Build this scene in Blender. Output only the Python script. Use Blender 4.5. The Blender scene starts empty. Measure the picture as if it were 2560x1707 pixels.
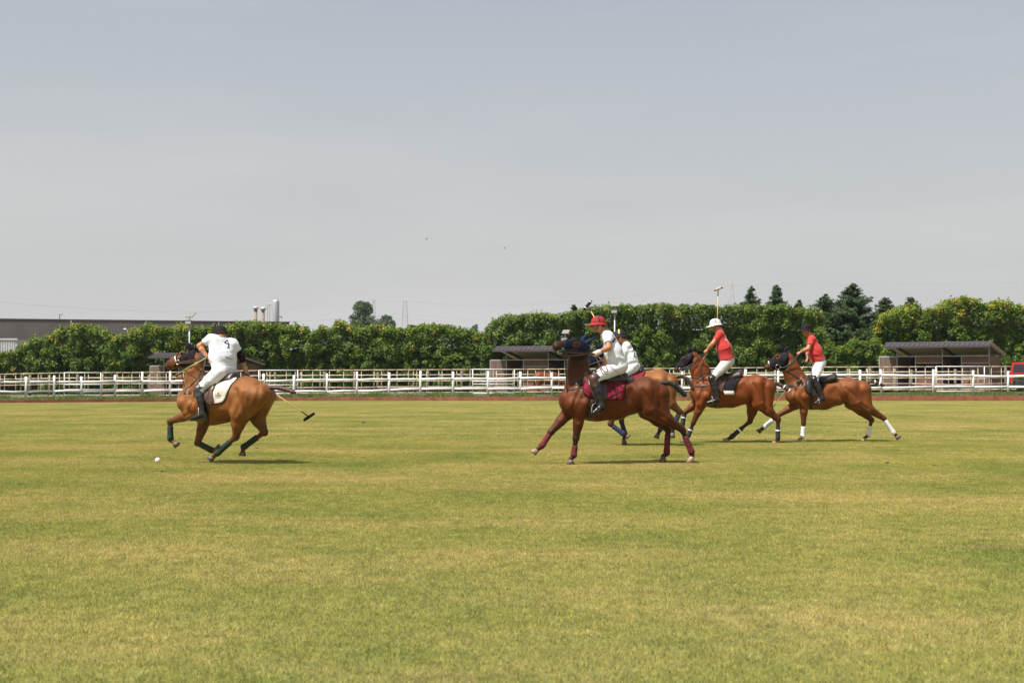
import bpy, math, random
import numpy as np
from mathutils import Vector, Matrix
from mathutils.bvhtree import BVHTree
R = math.radians
random.seed(7); RNG = np.random.default_rng(7)
SC = bpy.context.scene
COL = SC.collection

# ------------------------------------------------------------------ camera
CAM_H = 1.45; FPX = 50.0 / 36.0 * 2560.0; HORIZON = 945.0
PITCH = math.atan((HORIZON - 853.5) / FPX)
cam = bpy.data.objects.new('camera', bpy.data.cameras.new('camera')); COL.objects.link(cam)
cam.data.lens = 50; cam.data.sensor_width = 36; cam.data.clip_start = 0.1; cam.data.clip_end = 6000
cam.location = (0, 0, CAM_H); cam.rotation_euler = (math.pi / 2 + PITCH, 0, 0)
cam.data.dof.use_dof = True; cam.data.dof.focus_distance = 25.5; cam.data.dof.aperture_fstop = 4.5
SC.camera = cam
# ------------------------------------------------------------------ sky and sun
SUN_DIR = Vector((-0.46, -0.36, 1.0)).normalized()      # towards the sun: high, left, behind the camera
ELEV = math.asin(SUN_DIR.z); AZ = math.atan2(SUN_DIR.x, SUN_DIR.y)
W = bpy.data.worlds.new('World'); SC.world = W; W.use_nodes = True
nt = W.node_tree; nt.nodes.clear()
def wn(t, **k):
    n = nt.nodes.new(t)
    for a, b in k.items(): setattr(n, a, b)
    return n
sky = wn('ShaderNodeTexSky', sky_type='NISHITA', sun_disc=False, sun_elevation=ELEV, sun_rotation=AZ,
         air_density=1.0, dust_density=4.0, ozone_density=1.5, altitude=100)
tc = wn('ShaderNodeTexCoord'); mp = wn('ShaderNodeMapping'); mp.inputs['Scale'].default_value = (1.2, 1.2, 7.0)
mp.inputs['Rotation'].default_value = (0.05, 0.12, 0.3)
nz = wn('ShaderNodeTexNoise'); nz.inputs['Scale'].default_value = 2.2; nz.inputs['Detail'].default_value = 6; nz.inputs['Roughness'].default_value = 0.55
rmp = wn('ShaderNodeMapRange'); rmp.inputs[1].default_value = 0.42; rmp.inputs[2].default_value = 0.75; rmp.inputs[3].default_value = 0.44; rmp.inputs[4].default_value = 0.62
mix = wn('ShaderNodeMix', data_type='RGBA'); mix.inputs[7].default_value = (5.12, 5.12, 5.07, 1)   # thin high veil
bg = wn('ShaderNodeBackground'); bg.inputs[1].default_value = 0.088
out = wn('ShaderNodeOutputWorld')
L = nt.links.new
L(tc.outputs['Generated'], mp.inputs[0]); L(mp.outputs[0], nz.inputs[0]); L(nz.outputs[0], rmp.inputs[0])
sep = wn('ShaderNodeSeparateXYZ'); L(tc.outputs['Generated'], sep.inputs[0])
hz = wn('ShaderNodeMapRange'); hz.inputs[1].default_value = 0.0; hz.inputs[2].default_value = 0.33; hz.inputs[3].default_value = 0.5; hz.inputs[4].default_value = -0.02; L(sep.outputs[2], hz.inputs[0])
sm = wn('ShaderNodeMath', operation='ADD', use_clamp=True); L(rmp.outputs[0], sm.inputs[0]); L(hz.outputs[0], sm.inputs[1])
L(sm.outputs[0], mix.inputs[0]); L(sky.outputs[0], mix.inputs[6]); L(mix.outputs[2], bg.inputs[0]); L(bg.outputs[0], out.inputs[0])
sun = bpy.data.objects.new('sun', bpy.data.lights.new('sun', 'SUN')); COL.objects.link(sun)
sun.data.energy = 5.0; sun.data.angle = R(0.6); sun.data.color = (1.0, 0.965, 0.91)
sun.location = (-40, -40, 80); sun.rotation_euler = SUN_DIR.to_track_quat('Z', 'Y').to_euler()
vs = SC.view_settings; vs.view_transform = 'Standard'; vs.look = 'None'; vs.gamma = 1; vs.exposure = 0.52; vs.use_curve_mapping = False

# ------------------------------------------------------------------ helpers
def ray(px, py):
    """unit-depth world direction (y = 1) through a photo pixel"""
    cx = (px - 1280) / FPX; cy = (853.5 - py) / FPX
    c, s = math.cos(PITCH), math.sin(PITCH)
    d = np.array([cx, c - s * cy, s + c * cy]); return d / d[1]
def at(px, py, D):
    r = ray(px, py); return np.array([0, 0, CAM_H]) + r * D
def gx(px, D): return at(px, HORIZON, D)[0]
def gz(py, D): return at(1280, py, D)[2]
def project(P):
    """world points (n,3) -> photo pixels (n,2)"""
    P = np.asarray(P, float); q = P - np.array([0, 0, CAM_H])
    c, s = math.cos(PITCH), math.sin(PITCH)
    f = q[:, 1] * c + q[:, 2] * s; u = -q[:, 1] * s + q[:, 2] * c
    return np.stack([1280 + FPX * q[:, 0] / f, 853.5 - FPX * u / f], 1)

WLOC = {}
def tag(o, label=None, cat=None, group=None, kind=None):
    if label: o['label'] = label
    if cat: o['category'] = cat
    if group: o['group'] = group
    if kind: o['kind'] = kind
    return o
def empty(name, loc, label, cat, group=None):
    o = bpy.data.objects.new(name, None); o.empty_display_size = 0.2; COL.objects.link(o)
    o.location = tuple(float(v) for v in loc); WLOC[o] = np.array(loc, float)
    return tag(o, label, cat, group)
def mesh(name, V, F, smooth=False):
    me = bpy.data.meshes.new(name); V = np.asarray(V, np.float32)
    if isinstance(F, np.ndarray):
        n, k = F.shape
        me.vertices.add(len(V)); me.vertices.foreach_set('co', V.ravel())
        me.loops.add(n * k); me.loops.foreach_set('vertex_index', F.astype(np.int32).ravel())
        me.polygons.add(n); me.polygons.foreach_set('loop_start', np.arange(0, n * k, k, dtype=np.int32))
        me.update(calc_edges=True)
    else:
        me.from_pydata([tuple(v) for v in V.tolist()], [], [tuple(int(i) for i in f) for f in F])
    if smooth:
        me.polygons.foreach_set('use_smooth', np.ones(len(me.polygons), bool))
    me.update(); return me
def obj(name, V, F, mat, parent=None, smooth=False, base=None):
    """mesh object from WORLD coordinates; origin at the parent's base (or base)"""
    b = WLOC[parent] if parent is not None else (np.array(base, float) if base is not None else np.zeros(3))
    V = np.asarray(V, float).reshape(-1, 3)
    o = bpy.data.objects.new(name, mesh(name, V - b, F, smooth)); COL.objects.link(o)
    if mat is not None: o.data.materials.append(mat)
    if parent is not None: o.parent = parent
    else: o.location = tuple(b)
    WLOC[o] = b; return o
def share(src, parent, loc, rot=(0, 0, 0), scale=(1, 1, 1)):
    o = src.copy(); COL.objects.link(o); o.parent = parent
    o.location = tuple(np.array(loc, float) - (WLOC[parent] if parent is not None else 0)); o.rotation_euler = rot; o.scale = scale
    WLOC[o] = np.array(loc, float); return o

class MB:
    def __init__(s): s.V = []; s.F = []
    def add(s, V, F):
        n = len(s.V); s.V += [tuple(map(float, v)) for v in V]; s.F += [tuple(int(i) + n for i in f) for f in F]; return s
    def box(s, c, h, M=None):
        c = np.array(c, float); v = []
        for x in (-1, 1):
            for y in (-1, 1):
                for z in (-1, 1):
                    p = np.array([x * h[0], y * h[1], z * h[2]], float)
                    if M is not None: p = M @ p
                    v.append(c + p)
        return s.add(v, [(0, 1, 3, 2), (4, 6, 7, 5), (0, 4, 5, 1), (2, 3, 7, 6), (0, 2, 6, 4), (1, 5, 7, 3)])
    def tube(s, pts, rad, n=8, caps=True):
        pts = [np.array(p, float) for p in pts]
        if np.isscalar(rad): rad = [rad] * len(pts)
        rings = []; ref = None
        for i, p in enumerate(pts):
            t = pts[min(i + 1, len(pts) - 1)] - pts[max(i - 1, 0)]; t = t / (np.linalg.norm(t) + 1e-9)
            if ref is None:
                ref = np.array([0, 0, 1.]) if abs(t[2]) < .9 else np.array([1., 0, 0])
            b = np.cross(t, ref); b /= np.linalg.norm(b) + 1e-9; a = np.cross(b, t); ref = a
            rings.append([p + rad[i] * (math.cos(2 * math.pi * k / n) * a + math.sin(2 * math.pi * k / n) * b) for k in range(n)])
        V = [q for r in rings for q in r]; F = []
        for i in range(len(pts) - 1):
            for k in range(n):
                F.append((i * n + k, i * n + (k + 1) % n, (i + 1) * n + (k + 1) % n, (i + 1) * n + k))
        if caps:
            F.append(tuple(range(n))[::-1]); F.append(tuple((len(pts) - 1) * n + k for k in range(n)))
        return s.add(V, F)
    def ribbon(s, pts, nrm, w, t):
        """flat strap: width w across, thickness t along the surface normal"""
        pts = [np.array(p, float) for p in pts]; V = []; F = []
        for i, p in enumerate(pts):
            T = pts[min(i + 1, len(pts) - 1)] - pts[max(i - 1, 0)]; T /= np.linalg.norm(T) + 1e-9
            N = np.array(nrm[i], float); N -= T * N.dot(T); N /= np.linalg.norm(N) + 1e-9; B = np.cross(T, N)
            for (u, v) in ((-1, -.5), (-1, .5), (-.6, 1), (.6, 1), (1, .5), (1, -.5)):
                V.append(p + B * u * w / 2 + N * v * t / 2)
        m = 6
        for i in range(len(pts) - 1):
            for k in range(m): F.append((i * m + k, i * m + (k + 1) % m, (i + 1) * m + (k + 1) % m, (i + 1) * m + k))
        F.append(tuple(range(m))[::-1]); F.append(tuple((len(pts) - 1) * m + k for k in range(m)))
        return s.add(V, F)
    def lathe(s, c, prof, n=16, M=None):
        c = np.array(c, float); V = []; F = []
        for r, z in prof:
            for k in range(n):
                p = np.array([r * math.cos(2 * math.pi * k / n), r * math.sin(2 * math.pi * k / n), z])
                V.append(c + (M @ p if M is not None else p))
        for i in range(len(prof) - 1):
            for k in range(n): F.append((i * n + k, i * n + (k + 1) % n, (i + 1) * n + (k + 1) % n, (i + 1) * n + k))
        F.append(tuple(range(n))[::-1]); F.append(tuple((len(prof) - 1) * n + k for k in range(n)))
        return s.add(V, F)
    def ball(s, c, r, n=10, m=6, M=None):
        r = np.array([r] * 3 if np.isscalar(r) else r, float); prof = []
        c = np.array(c, float); V = []; F = []
        for j in range(m + 1):
            th = math.pi * j / m
            for k in range(n):
                p = np.array([math.sin(th) * math.cos(2 * math.pi * k / n), math.sin(th) * math.sin(2 * math.pi * k / n), math.cos(th)]) * r
                V.append(c + (M @ p if M is not None else p))
        for j in range(m):
            for k in range(n): F.append((j * n + k, (j + 1) * n + k, (j + 1) * n + (k + 1) % n, j * n + (k + 1) % n))
        return s.add(V, F)
    def quad(s, a, b, c, d): return s.add([a, b, c, d], [(0, 1, 2, 3)])
    def build(s, name, mat, parent=None, smooth=False, base=None): return obj(name, s.V, s.F, mat, parent, smooth, base)

def rotz(a):
    c, s = math.cos(a), math.sin(a); return np.array([[c, -s, 0], [s, c, 0], [0, 0, 1.]])
def frame(z, ref=(0, 0, 1)):
    z = np.array(z, float); z /= np.linalg.norm(z); r = np.array(ref, float)
    if abs(z.dot(r)) > .95: r = np.array([1., 0, 0])
    x = np.cross(r, z); x /= np.linalg.norm(x); return np.stack([x, np.cross(z, x), z], 1)

# ------------------------------------------------------------------ materials
MATS = {}
def mat(name, col, rough=0.6, var=0.15, scale=8.0, bump=0.0, bscale=60.0, metal=0.0, spec=0.5, sheen=0.0, coat=0.0, col2=None, attr=None, trans=0.0, detail=5, stretch=None, tint=None):
    if name in MATS: return MATS[name]
    m = bpy.data.materials.new(name); m.use_nodes = True; n = m.node_tree; p = n.nodes['Principled BSDF']; l = n.links.new
    p.inputs['Roughness'].default_value = rough; p.inputs['Metallic'].default_value = metal
    p.inputs['Specular IOR Level'].default_value = spec
    if tint: p.inputs['Specular Tint'].default_value = (*tint, 1)
    if sheen: p.inputs['Sheen Weight'].default_value = sheen
    if coat: p.inputs['Coat Weight'].default_value = coat; p.inputs['Coat Roughness'].default_value = 0.25
    t = n.nodes.new('ShaderNodeTexCoord'); src = t.outputs['Object']
    if stretch:
        mp_ = n.nodes.new('ShaderNodeMapping'); mp_.inputs['Scale'].default_value = stretch; l(src, mp_.inputs[0]); src = mp_.outputs[0]
    nz_ = n.nodes.new('ShaderNodeTexNoise'); nz_.inputs['Scale'].default_value = scale; nz_.inputs['Detail'].default_value = detail; nz_.inputs['Roughness'].default_value = .6
    l(src, nz_.inputs[0])
    ra = n.nodes.new('ShaderNodeValToRGB'); ra.color_ramp.elements[0].position = .3; ra.color_ramp.elements[1].position = .7
    c = np.array(col); c2 = np.array(col2) if col2 is not None else c * (1 + var)
    c1 = c * (1 - var) if col2 is None else c
    ra.color_ramp.elements[0].color = (*c1, 1); ra.color_ramp.elements[1].color = (*np.clip(c2, 0, 1), 1)
    l(nz_.outputs[0], ra.inputs[0]); cur = ra.outputs[0]
    if attr:       # (attribute, colour) natural marking, and on the dark bay also painted shade
        a = n.nodes.new('ShaderNodeAttribute'); a.attribute_name = attr[0]
        mx = n.nodes.new('ShaderNodeMix'); mx.data_type = 'RGBA'; mx.inputs[7].default_value = (*attr[1], 1)
        l(a.outputs['Fac'], mx.inputs[0]); l(cur, mx.inputs[6]); cur = mx.outputs[2]
    l(cur, p.inputs['Base Color'])
    if bump:
        b = n.nodes.new('ShaderNodeBump'); b.inputs['Strength'].default_value = bump; b.inputs['Distance'].default_value = 0.02
        z = n.nodes.new('ShaderNodeTexNoise'); z.inputs['Scale'].default_value = bscale; z.inputs['Detail'].default_value = 4
        l(src, z.inputs[0]); l(z.outputs[0], b.inputs['Height']); l(b.outputs[0], p.inputs['Normal'])
    if trans:
        tr = n.nodes.new('ShaderNodeBsdfTranslucent'); l(cur, tr.inputs[0]); ms = n.nodes.new('ShaderNodeMixShader')
        ms.inputs[0].default_value = trans; o = n.nodes['Material Output']; l(p.outputs[0], ms.inputs[1]); l(tr.outputs[0], ms.inputs[2]); l(ms.outputs[0], o.inputs[0])
    MATS[name] = m; return m
# ------------------------------------------------------------------ ground
def field_mat(name, blades=False):
    m = bpy.data.materials.new(name); m.use_nodes = True; n = m.node_tree; l = n.links.new; p = n.nodes['Principled BSDF']
    p.inputs['Roughness'].default_value = .75; p.inputs['Specular IOR Level'].default_value = .15
    g = n.nodes.new('ShaderNodeNewGeometry')
    def noise(sc, det, stretch=None, rough=.6):
        z = n.nodes.new('ShaderNodeTexNoise'); z.inputs['Scale'].default_value = sc; z.inputs['Detail'].default_value = det; z.inputs['Roughness'].default_value = rough
        mp_ = n.nodes.new('ShaderNodeMapping'); mp_.inputs['Scale'].default_value = stretch or (1, 1, .001); l(g.outputs['Position'], mp_.inputs[0]); l(mp_.outputs[0], z.inputs[0]); return z.outputs[0]
    def ramp(src, a, b, ca, cb):
        r = n.nodes.new('ShaderNodeValToRGB'); r.color_ramp.elements[0].position = a; r.color_ramp.elements[1].position = b; r.color_ramp.elements[0].color = (*ca, 1); r.color_ramp.elements[1].color = (*cb, 1); l(src, r.inputs[0]); return r.outputs[0]
    def mixc(f, a, b, mode='MIX'):
        x = n.nodes.new('ShaderNodeMix'); x.data_type = 'RGBA'; x.blend_type = mode
        if isinstance(f, float): x.inputs[0].default_value = f
        else: l(f, x.inputs[0])
        l(a, x.inputs[6]); l(b, x.inputs[7]); return x.outputs[2]
    w = (0, 0, 0); o = (1, 1, 1)
    def ramp_inv(src, a, b, top):
        r = n.nodes.new('ShaderNodeMapRange'); r.inputs[1].default_value = a; r.inputs[2].default_value = b; r.inputs[3].default_value = top; r.inputs[4].default_value = 0; l(src, r.inputs[0]); return r.outputs[0]
    green = ramp(noise(.55, 8, (1, .55, .001)), .32, .68, (.156, .189, .050), (.270, .254, .086))
    straw = ramp(noise(3.0, 5), .3, .7, (.42, .33, .17), (.34, .275, .12))
    f1 = ramp(noise(.33, 7, (.55, 1.0, .001), .65), .45, .69, w, (.74, .74, .74)); c = mixc(f1, green, straw)
    fine = ramp(noise(26, 4, (1, .5, .001)), .25, .75, (.70, .72, .68), (1.30, 1.26, 1.25)); c = mixc(1.0, c, fine, 'MULTIPLY')
    tuft = ramp(noise(6.5, 3, (1, .6, .001)), .3, .7, (.80, .83, .78), (1.22, 1.19, 1.18)); c = mixc(1.0, c, tuft, 'MULTIPLY')
    band = ramp(noise(.07, 3, (.25, 1.6, .001)), .35, .65, (.97, .98, .96), (1.04, 1.03, 1.03)); c = mixc(1.0, c, band, 'MULTIPLY')
    soil = ramp(noise(9, 4), .3, .7, (.19, .13, .075), (.31, .22, .13)); f2 = ramp(noise(1.15, 6, (.5, 1, .001), .7), .645, .72, w, (.8, .8, .8)); c = mixc(f2, c, soil)
    for (cx_, cy_, rx_, ry_) in ((-8.6, 46.9, 3.6, 1.6), (-.3, 6.9, .45, .14), (-11.5, 17.5, 1.6, .35), (4.2, 12.3, .8, .25), (7.5, 20.5, 1.1, .4)):     # worn bare patches
        mp_ = n.nodes.new('ShaderNodeMapping'); mp_.inputs['Location'].default_value = (-cx_ / rx_, -cy_ / ry_, 0); mp_.inputs['Scale'].default_value = (1 / rx_, 1 / ry_, 0); l(g.outputs['Position'], mp_.inputs[0])
        ln = n.nodes.new('ShaderNodeVectorMath'); ln.operation = 'LENGTH'; l(mp_.outputs[0], ln.inputs[0]); ad = n.nodes.new('ShaderNodeMath'); ad.operation = 'MULTIPLY_ADD'; l(noise(5 / rx_ + 1.2, 6, None, .75), ad.inputs[0]); ad.inputs[1].default_value = 2.2; l(ln.outputs['Value'], ad.inputs[2])
        c = mixc(ramp_inv(ad.outputs[0], 1.25, 2.0, .5), c, soil)
    if not blades: c = mixc(1.0, c, ramp(g.outputs['Parametric'], 0, 1, (.74, .74, .70), (.74, .74, .70)), 'MULTIPLY')
    if blades:
        oi = n.nodes.new('ShaderNodeAttribute'); oi.attribute_name = 'tone'; c = mixc(1.0, c, ramp(oi.outputs['Fac'], 0, 1, (.92, .98, .80), (2.15, 1.92, 1.68)), 'MULTIPLY')
    l(c, p.inputs['Base Color'])
    if blades:
        tr = n.nodes.new('ShaderNodeBsdfTranslucent'); l(c, tr.inputs[0]); ms = n.nodes.new('ShaderNodeMixShader'); ms.inputs[0].default_value = .38; l(p.outputs[0], ms.inputs[1]); l(tr.outputs[0], ms.inputs[2]); l(ms.outputs[0], n.nodes['Material Output'].inputs[0])
    else:
        b = n.nodes.new('ShaderNodeBump'); b.inputs['Strength'].default_value = .5; b.inputs['Distance'].default_value = .05; l(noise(30, 5), b.inputs['Height']); l(b.outputs[0], p.inputs['Normal'])
    return m
M_lawn = field_mat('mown_lawn'); M_blade = field_mat('lawn_blades', True)
def kerbD(x):
    """distance of the red edging: bends a little nearer on the left"""
    return 91.0 if x > -14 else 91.0 + (x + 14) * .5
def rise(x): return .19 + .165 * min(max((x + 32) / 66, -.1), 1.1)
xs = [-900, -200] + list(np.linspace(-60, 60, 61)) + [200, 900]; V = []; F = []
for x in xs: V += [(x, -40, 0), (x, min(max(kerbD(x), 60), 91) + .03, 0)]
for i in range(len(xs) - 1): F.append((2 * i, 2 * i + 2, 2 * i + 3, 2 * i + 1))
tag(obj('ground', V, F, M_lawn), kind='structure')
V = []; F = []; ys = (.06, 1.0, 8, 40, 300, 5000)
for x in xs:
    for j, y in enumerate(ys): V.append((x, min(max(kerbD(x), 60), 91) + y, (rise(x) - .03 + .03 * min(j, 1)) if j < 4 else rise(x) * (0 if j > 4 else .6)))
for i in range(len(xs) - 1):
    for j in range(len(ys) - 1): F.append((i * len(ys) + j, (i + 1) * len(ys) + j, (i + 1) * len(ys) + j + 1, i * len(ys) + j + 1))
M_pad = mat('paddock_turf', (.045, .075, .018), .9, col2=(.12, .10, .05), scale=.35, detail=8, bump=.4, bscale=12)
tag(obj('paddock', V, F, M_pad), kind='structure')
# red timber edging, board by board
M_kerb = mat('red_painted_board', (.25, .080, .045), .8, .35, 2.5, .3, 30, detail=8)
root = empty('timber_edging', (0, 91, 0), 'low red-brown board edging along the far side of the field', 'edging'); x = -58.0; i = 0; rk = random.Random(3)
while x < 58:
    w = rk.choice((3.9, 4.0, 4.4, 2.2)); x1 = x + w; ya, yb = min(kerbD(x), 91), min(kerbD(x1), 91); a = math.atan2(yb - ya, w); h = rise(x) - .015 + rk.uniform(-.015, .02)
    b = MB().box(((x + x1) / 2, (ya + yb) / 2 + rk.uniform(-.015, .015), h / 2), (w / 2 / math.cos(a) - .003, .035, h / 2), rotz(a)).build('board', M_kerb, root); x = x1
# lawn blades near the camera
rb = np.random.default_rng(5)
def blade_tile(name, n, size, hmin, hmax, wd, m, lean=.6):
    px = rb.uniform(-size / 2, size / 2, n); py = rb.uniform(-size / 2, size / 2, n); h = rb.uniform(hmin, hmax, n); a = rb.uniform(0, 6.283, n); t = rb.uniform(0, 6.283, n); ln = np.abs(rb.normal(0, lean, n)) * h
    dx, dy = np.cos(a) * wd / 2, np.sin(a) * wd / 2; B0 = np.stack([px, py, np.zeros(n)], 1); d = np.stack([dx, dy, np.zeros(n)], 1); ld = np.stack([np.cos(t) * ln, np.sin(t) * ln, np.zeros(n)], 1); up = np.stack([np.zeros(n), np.zeros(n), h], 1)
    V = np.stack([B0 - d, B0 + d, B0 + d * .7 + ld * .35 + up * .6, B0 - d * .7 + ld * .35 + up * .6, B0 + ld + up], 1).reshape(-1, 3)
    k = np.arange(n) * 5; F = np.concatenate([np.stack([k, k + 1, k + 2], 1), np.stack([k, k + 2, k + 3], 1), np.stack([k + 3, k + 2, k + 4], 1)])
    me = mesh(name, V, F); me.materials.append(m); at_ = me.attributes.new('tone', 'FLOAT', 'POINT'); at_.data.foreach_set('value', np.repeat(rb.uniform(0, 1, n), 5).astype(np.float32)); return me
tiles = [bpy.data.objects.new('blade_tile', blade_tile('blade_tile', 6200, 1.0, .007, .022, .0040, M_blade)) for _ in range(3)]
tiles.append(bpy.data.objects.new('blade_tile', blade_tile('blade_tile', 1500, 1.0, .008, .020, .010, M_blade)))
def scatter(name, pts, rot, scl, src, seed=0):
    me = bpy.data.meshes.new(name); me.from_pydata([tuple(p) for p in pts], [], []); o = bpy.data.objects.new(name, me); COL.objects.link(o)
    for nm, v in (('rz', rot), ('sc', scl)):
        a = me.attributes.new(nm, 'FLOAT', 'POINT'); a.data.foreach_set('value', np.array(v, np.float32))
    ng = bpy.data.node_groups.new(name + '_nodes', 'GeometryNodeTree'); ng.interface.new_socket('Geometry', in_out='INPUT', socket_type='NodeSocketGeometry'); ng.interface.new_socket('Geometry', in_out='OUTPUT', socket_type='NodeSocketGeometry')
    N = ng.nodes.new; l = ng.links.new; gi = N('NodeGroupInput'); go = N('NodeGroupOutput'); ip = N('GeometryNodeInstanceOnPoints'); oi = N('GeometryNodeObjectInfo'); oi.inputs['Object'].default_value = src
    ar = N('GeometryNodeInputNamedAttribute'); ar.data_type = 'FLOAT'; ar.inputs['Name'].default_value = 'rz'; as_ = N('GeometryNodeInputNamedAttribute'); as_.data_type = 'FLOAT'; as_.inputs['Name'].default_value = 'sc'
    cx = N('ShaderNodeCombineXYZ'); l(ar.outputs['Attribute'], cx.inputs[2]); l(gi.outputs[0], ip.inputs['Points']); l(oi.outputs['Geometry'], ip.inputs['Instance']); l(cx.outputs[0], ip.inputs['Rotation'])
    cs = N('ShaderNodeCombineXYZ'); cs.inputs[0].default_value = 1; cs.inputs[1].default_value = 1; l(as_.outputs['Attribute'], cs.inputs[2]); l(cs.outputs[0], ip.inputs['Scale']); l(ip.outputs[0], go.inputs[0])
    md = o.modifiers.new('scatter', 'NODES'); md.node_group = ng; return o
P = [[], [], [], []]
for yy in np.arange(5.5, 90.0, 1.0):
    hw = yy * .37 + 1.5
    for xx in np.arange(-math.ceil(hw), math.ceil(hw) + .1, 1.0):
        if yy + .6 < min(kerbD(xx), 91): P[rb.integers(3) if yy < 34 else 3].append((xx, yy, 0.0))
for i, t in enumerate(tiles):
    n = len(P[i]); yy = np.array([p[1] for p in P[i]]); o = scatter('grass', P[i], rb.integers(0, 4, n) * math.pi / 2, np.interp(yy, [5, 25, 34, 60, 90], [1.1, .9, .8, .5, .25]), t)
    tag(o, ['short mown grass blades covering the polo field', 'short mown turf of the polo field in front', 'trimmed lawn grass under the ponies', 'short mown grass on the far part of the field'][i], 'grass', kind='stuff')
# longer grass behind the edging
n = 60000; gxx = rb.uniform(-46, 46, n); gy = np.array([min(kerbD(v), 91) for v in gxx]) + .12 + np.abs(rb.normal(0, 2.2, n)); h = rb.uniform(.06, .26, n) * (1 + .7 * np.sin(gxx * .9) * np.sin(gxx * 2.3)); a = rb.uniform(0, 6.28, n); wd = .018
gz0 = np.array([rise(v) for v in gxx]) - .02; B0 = np.stack([gxx, gy, gz0], 1); d = np.stack([np.cos(a), np.sin(a), 0 * a], 1) * wd; t = B0 + np.stack([rb.normal(0, .06, n), rb.normal(0, .06, n), h], 1)
V = np.stack([B0 - d, B0 + d, t], 1).reshape(-1, 3); M_long = mat('long_grass', (.07, .13, .025), .7, col2=(.18, .24, .05), scale=1.3, trans=.3, detail=6)
o = obj('grass', V, np.arange(3 * n).reshape(-1, 3), M_long); tag(o, 'longer unmown grass between the red edging and the white fence', 'grass', kind='stuff')

# ------------------------------------------------------------------ fences
M_wpaint = mat('white_painted_timber', (.66, .64, .61), .7, .12, 6, .2, 40); M_raw = mat('weathered_post', (.16, .125, .095), .85, .3, 8, .4, 40, stretch=(1, 1, .2)); M_pale = mat('peeled_pole', (.50, .40, .28), .75, .2, 6, .2, 30); M_log = mat('grey_log_rail', (.34, .26, .20), .85, .3, 5, .4, 30); M_metal = mat('white_enamel_tube', (.64, .62, .61), .4, .05)
rf = random.Random(11)
def fenceD(px): return float(np.interp(px, [0, 350, 800, 1220, 2560], [84.5, 89.5, 92.5, 92.6, 92.4]))
posts = [-70, -2, 65, 135, 204, 288, 355, 425, 500, 580, 660, 735, 818, 893, 973, 1051, 1133, 1220, 1302, 1380, 1460, 1540, 1625, 1705, 1785, 1865, 1945, 2048, 2150, 2203, 2333, 2433, 2520, 2610, 2700]
root = empty('rail_fence', (0, 92, .3), 'white painted two-rail post fence along the red edging', 'fence')
base_y = lambda px: float(np.interp(px, [0, 135, 288, 425, 818, 1051, 1302, 2203, 2560], [999, 998, 996, 994, 992, 992, 989, 988, 986.5]))
top_y = lambda px: float(np.interp(px, [0, 204, 425, 735, 1051, 1302, 2048, 2333, 2560], [938, 939, 928, 935, 926, 929, 921, 923, 925]))
r1y = lambda px: float(np.interp(px, [0, 425, 818, 1220, 1380, 2048, 2333, 2560], [955, 953, 950, 946.5, 945, 937.5, 939, 941])); r2y = lambda px: float(np.interp(px, [0, 425, 818, 973, 1220, 1380, 2203, 2560], [979, 976.5, 978, 974, 972, 970, 968.5, 967]))
prev = None
for px in posts:
    D = fenceD(px); x = gx(px, D); zb = gz(base_y(px), D); zt = gz(top_y(px) + rf.uniform(-3, 3), D); r = rf.uniform(.068, .085); ln = rf.uniform(-.03, .03)
    MB().tube([(x, D, zb - .1), (x + ln * .5, D, (zb + zt) / 2), (x + ln, D, zt)], [r * 1.04, r, r * .97], 10).build('post', M_wpaint, root, True)
    cur = [(x + ln * .5, D + .0, gz(r1y(px), D) + rf.uniform(-.03, .03)), (x + ln * .2, D, gz(r2y(px), D) + rf.uniform(-.03, .03))]
    if prev is not None:
        for a, b in zip(prev, cur):
            a, b = np.array(a), np.array(b); rr = rf.uniform(.074, .09); off = np.array([0, -.02 if rf.random() < .5 else .03, 0]); mid = (a + b) / 2 + off + np.array([0, 0, rf.uniform(-.03, .03)])
            MB().tube([a + off + (b - a) * .012, mid, b + off - (b - a) * .012], [rr, rr * .97, rr * 1.02], 9).build('rail', M_wpaint, root, True)
    prev = cur
def line_fence(name, label, D, px0, px1, step, tops, rails, mpost, mrail, rp, rr, jit=0.0, cat='fence', hgt=None, seed=1):
    q = random.Random(seed); root = empty(name, (0, D, .3), label, cat); px = px0; last = None
    while px <= px1:
        x = gx(px, D); zt = gz(tops(px), D); MB().tube([(x, D, .15), (x + q.uniform(-.02, .02), D, zt + (q.uniform(-.05, .12) if jit else 0))], rp * q.uniform(.9, 1.1), 7).build('post', mpost, root, True)
        cur = [np.array((x, D - rp, gz(r(px), D) + q.uniform(-jit, jit))) for r in rails]
        if last is not None:
            for a, b in zip(last, cur): MB().tube([a, b], rr * q.uniform(.9, 1.1), 7).build('rail', mrail, root, True)
        last = cur; px += step * q.uniform(.55, 1.45)
    return root
I = lambda xs_, ys_: (lambda px: float(np.interp(px, xs_, ys_)))
topc = I([0, 160, 460, 645, 900, 1200, 1700, 2060, 2560], [935.5, 932, 930.5, 926, 925, 923.5, 921, 917.5, 916])
sh = lambda f_, d: (lambda px: f_(px) + d)
line_fence('corral_fence', 'pale peeled-pole corral fence with thin uprights right behind the white fence', 98.0, -40, 2600, 31, topc, [sh(topc, 0), sh(topc, 28), sh(topc, 57)], M_pale, M_pale, .023, .032, seed=4)
tc2 = sh(topc, 4); line_fence('corral_fence', 'second pale pole fence further back along the hedge foot', 103.5, -40, 2600, 60, tc2, [sh(topc, 13)], M_pale, M_pale, .026, .045, seed=9)
line_fence('post_and_log_fence', 'weathered brown posts with grey log rails between the corral fences', 100.5, 75, 2600, 88, sh(topc, 6), [sh(topc, 44)], M_raw, M_log, .095, .06, jit=.05, seed=6)
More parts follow.
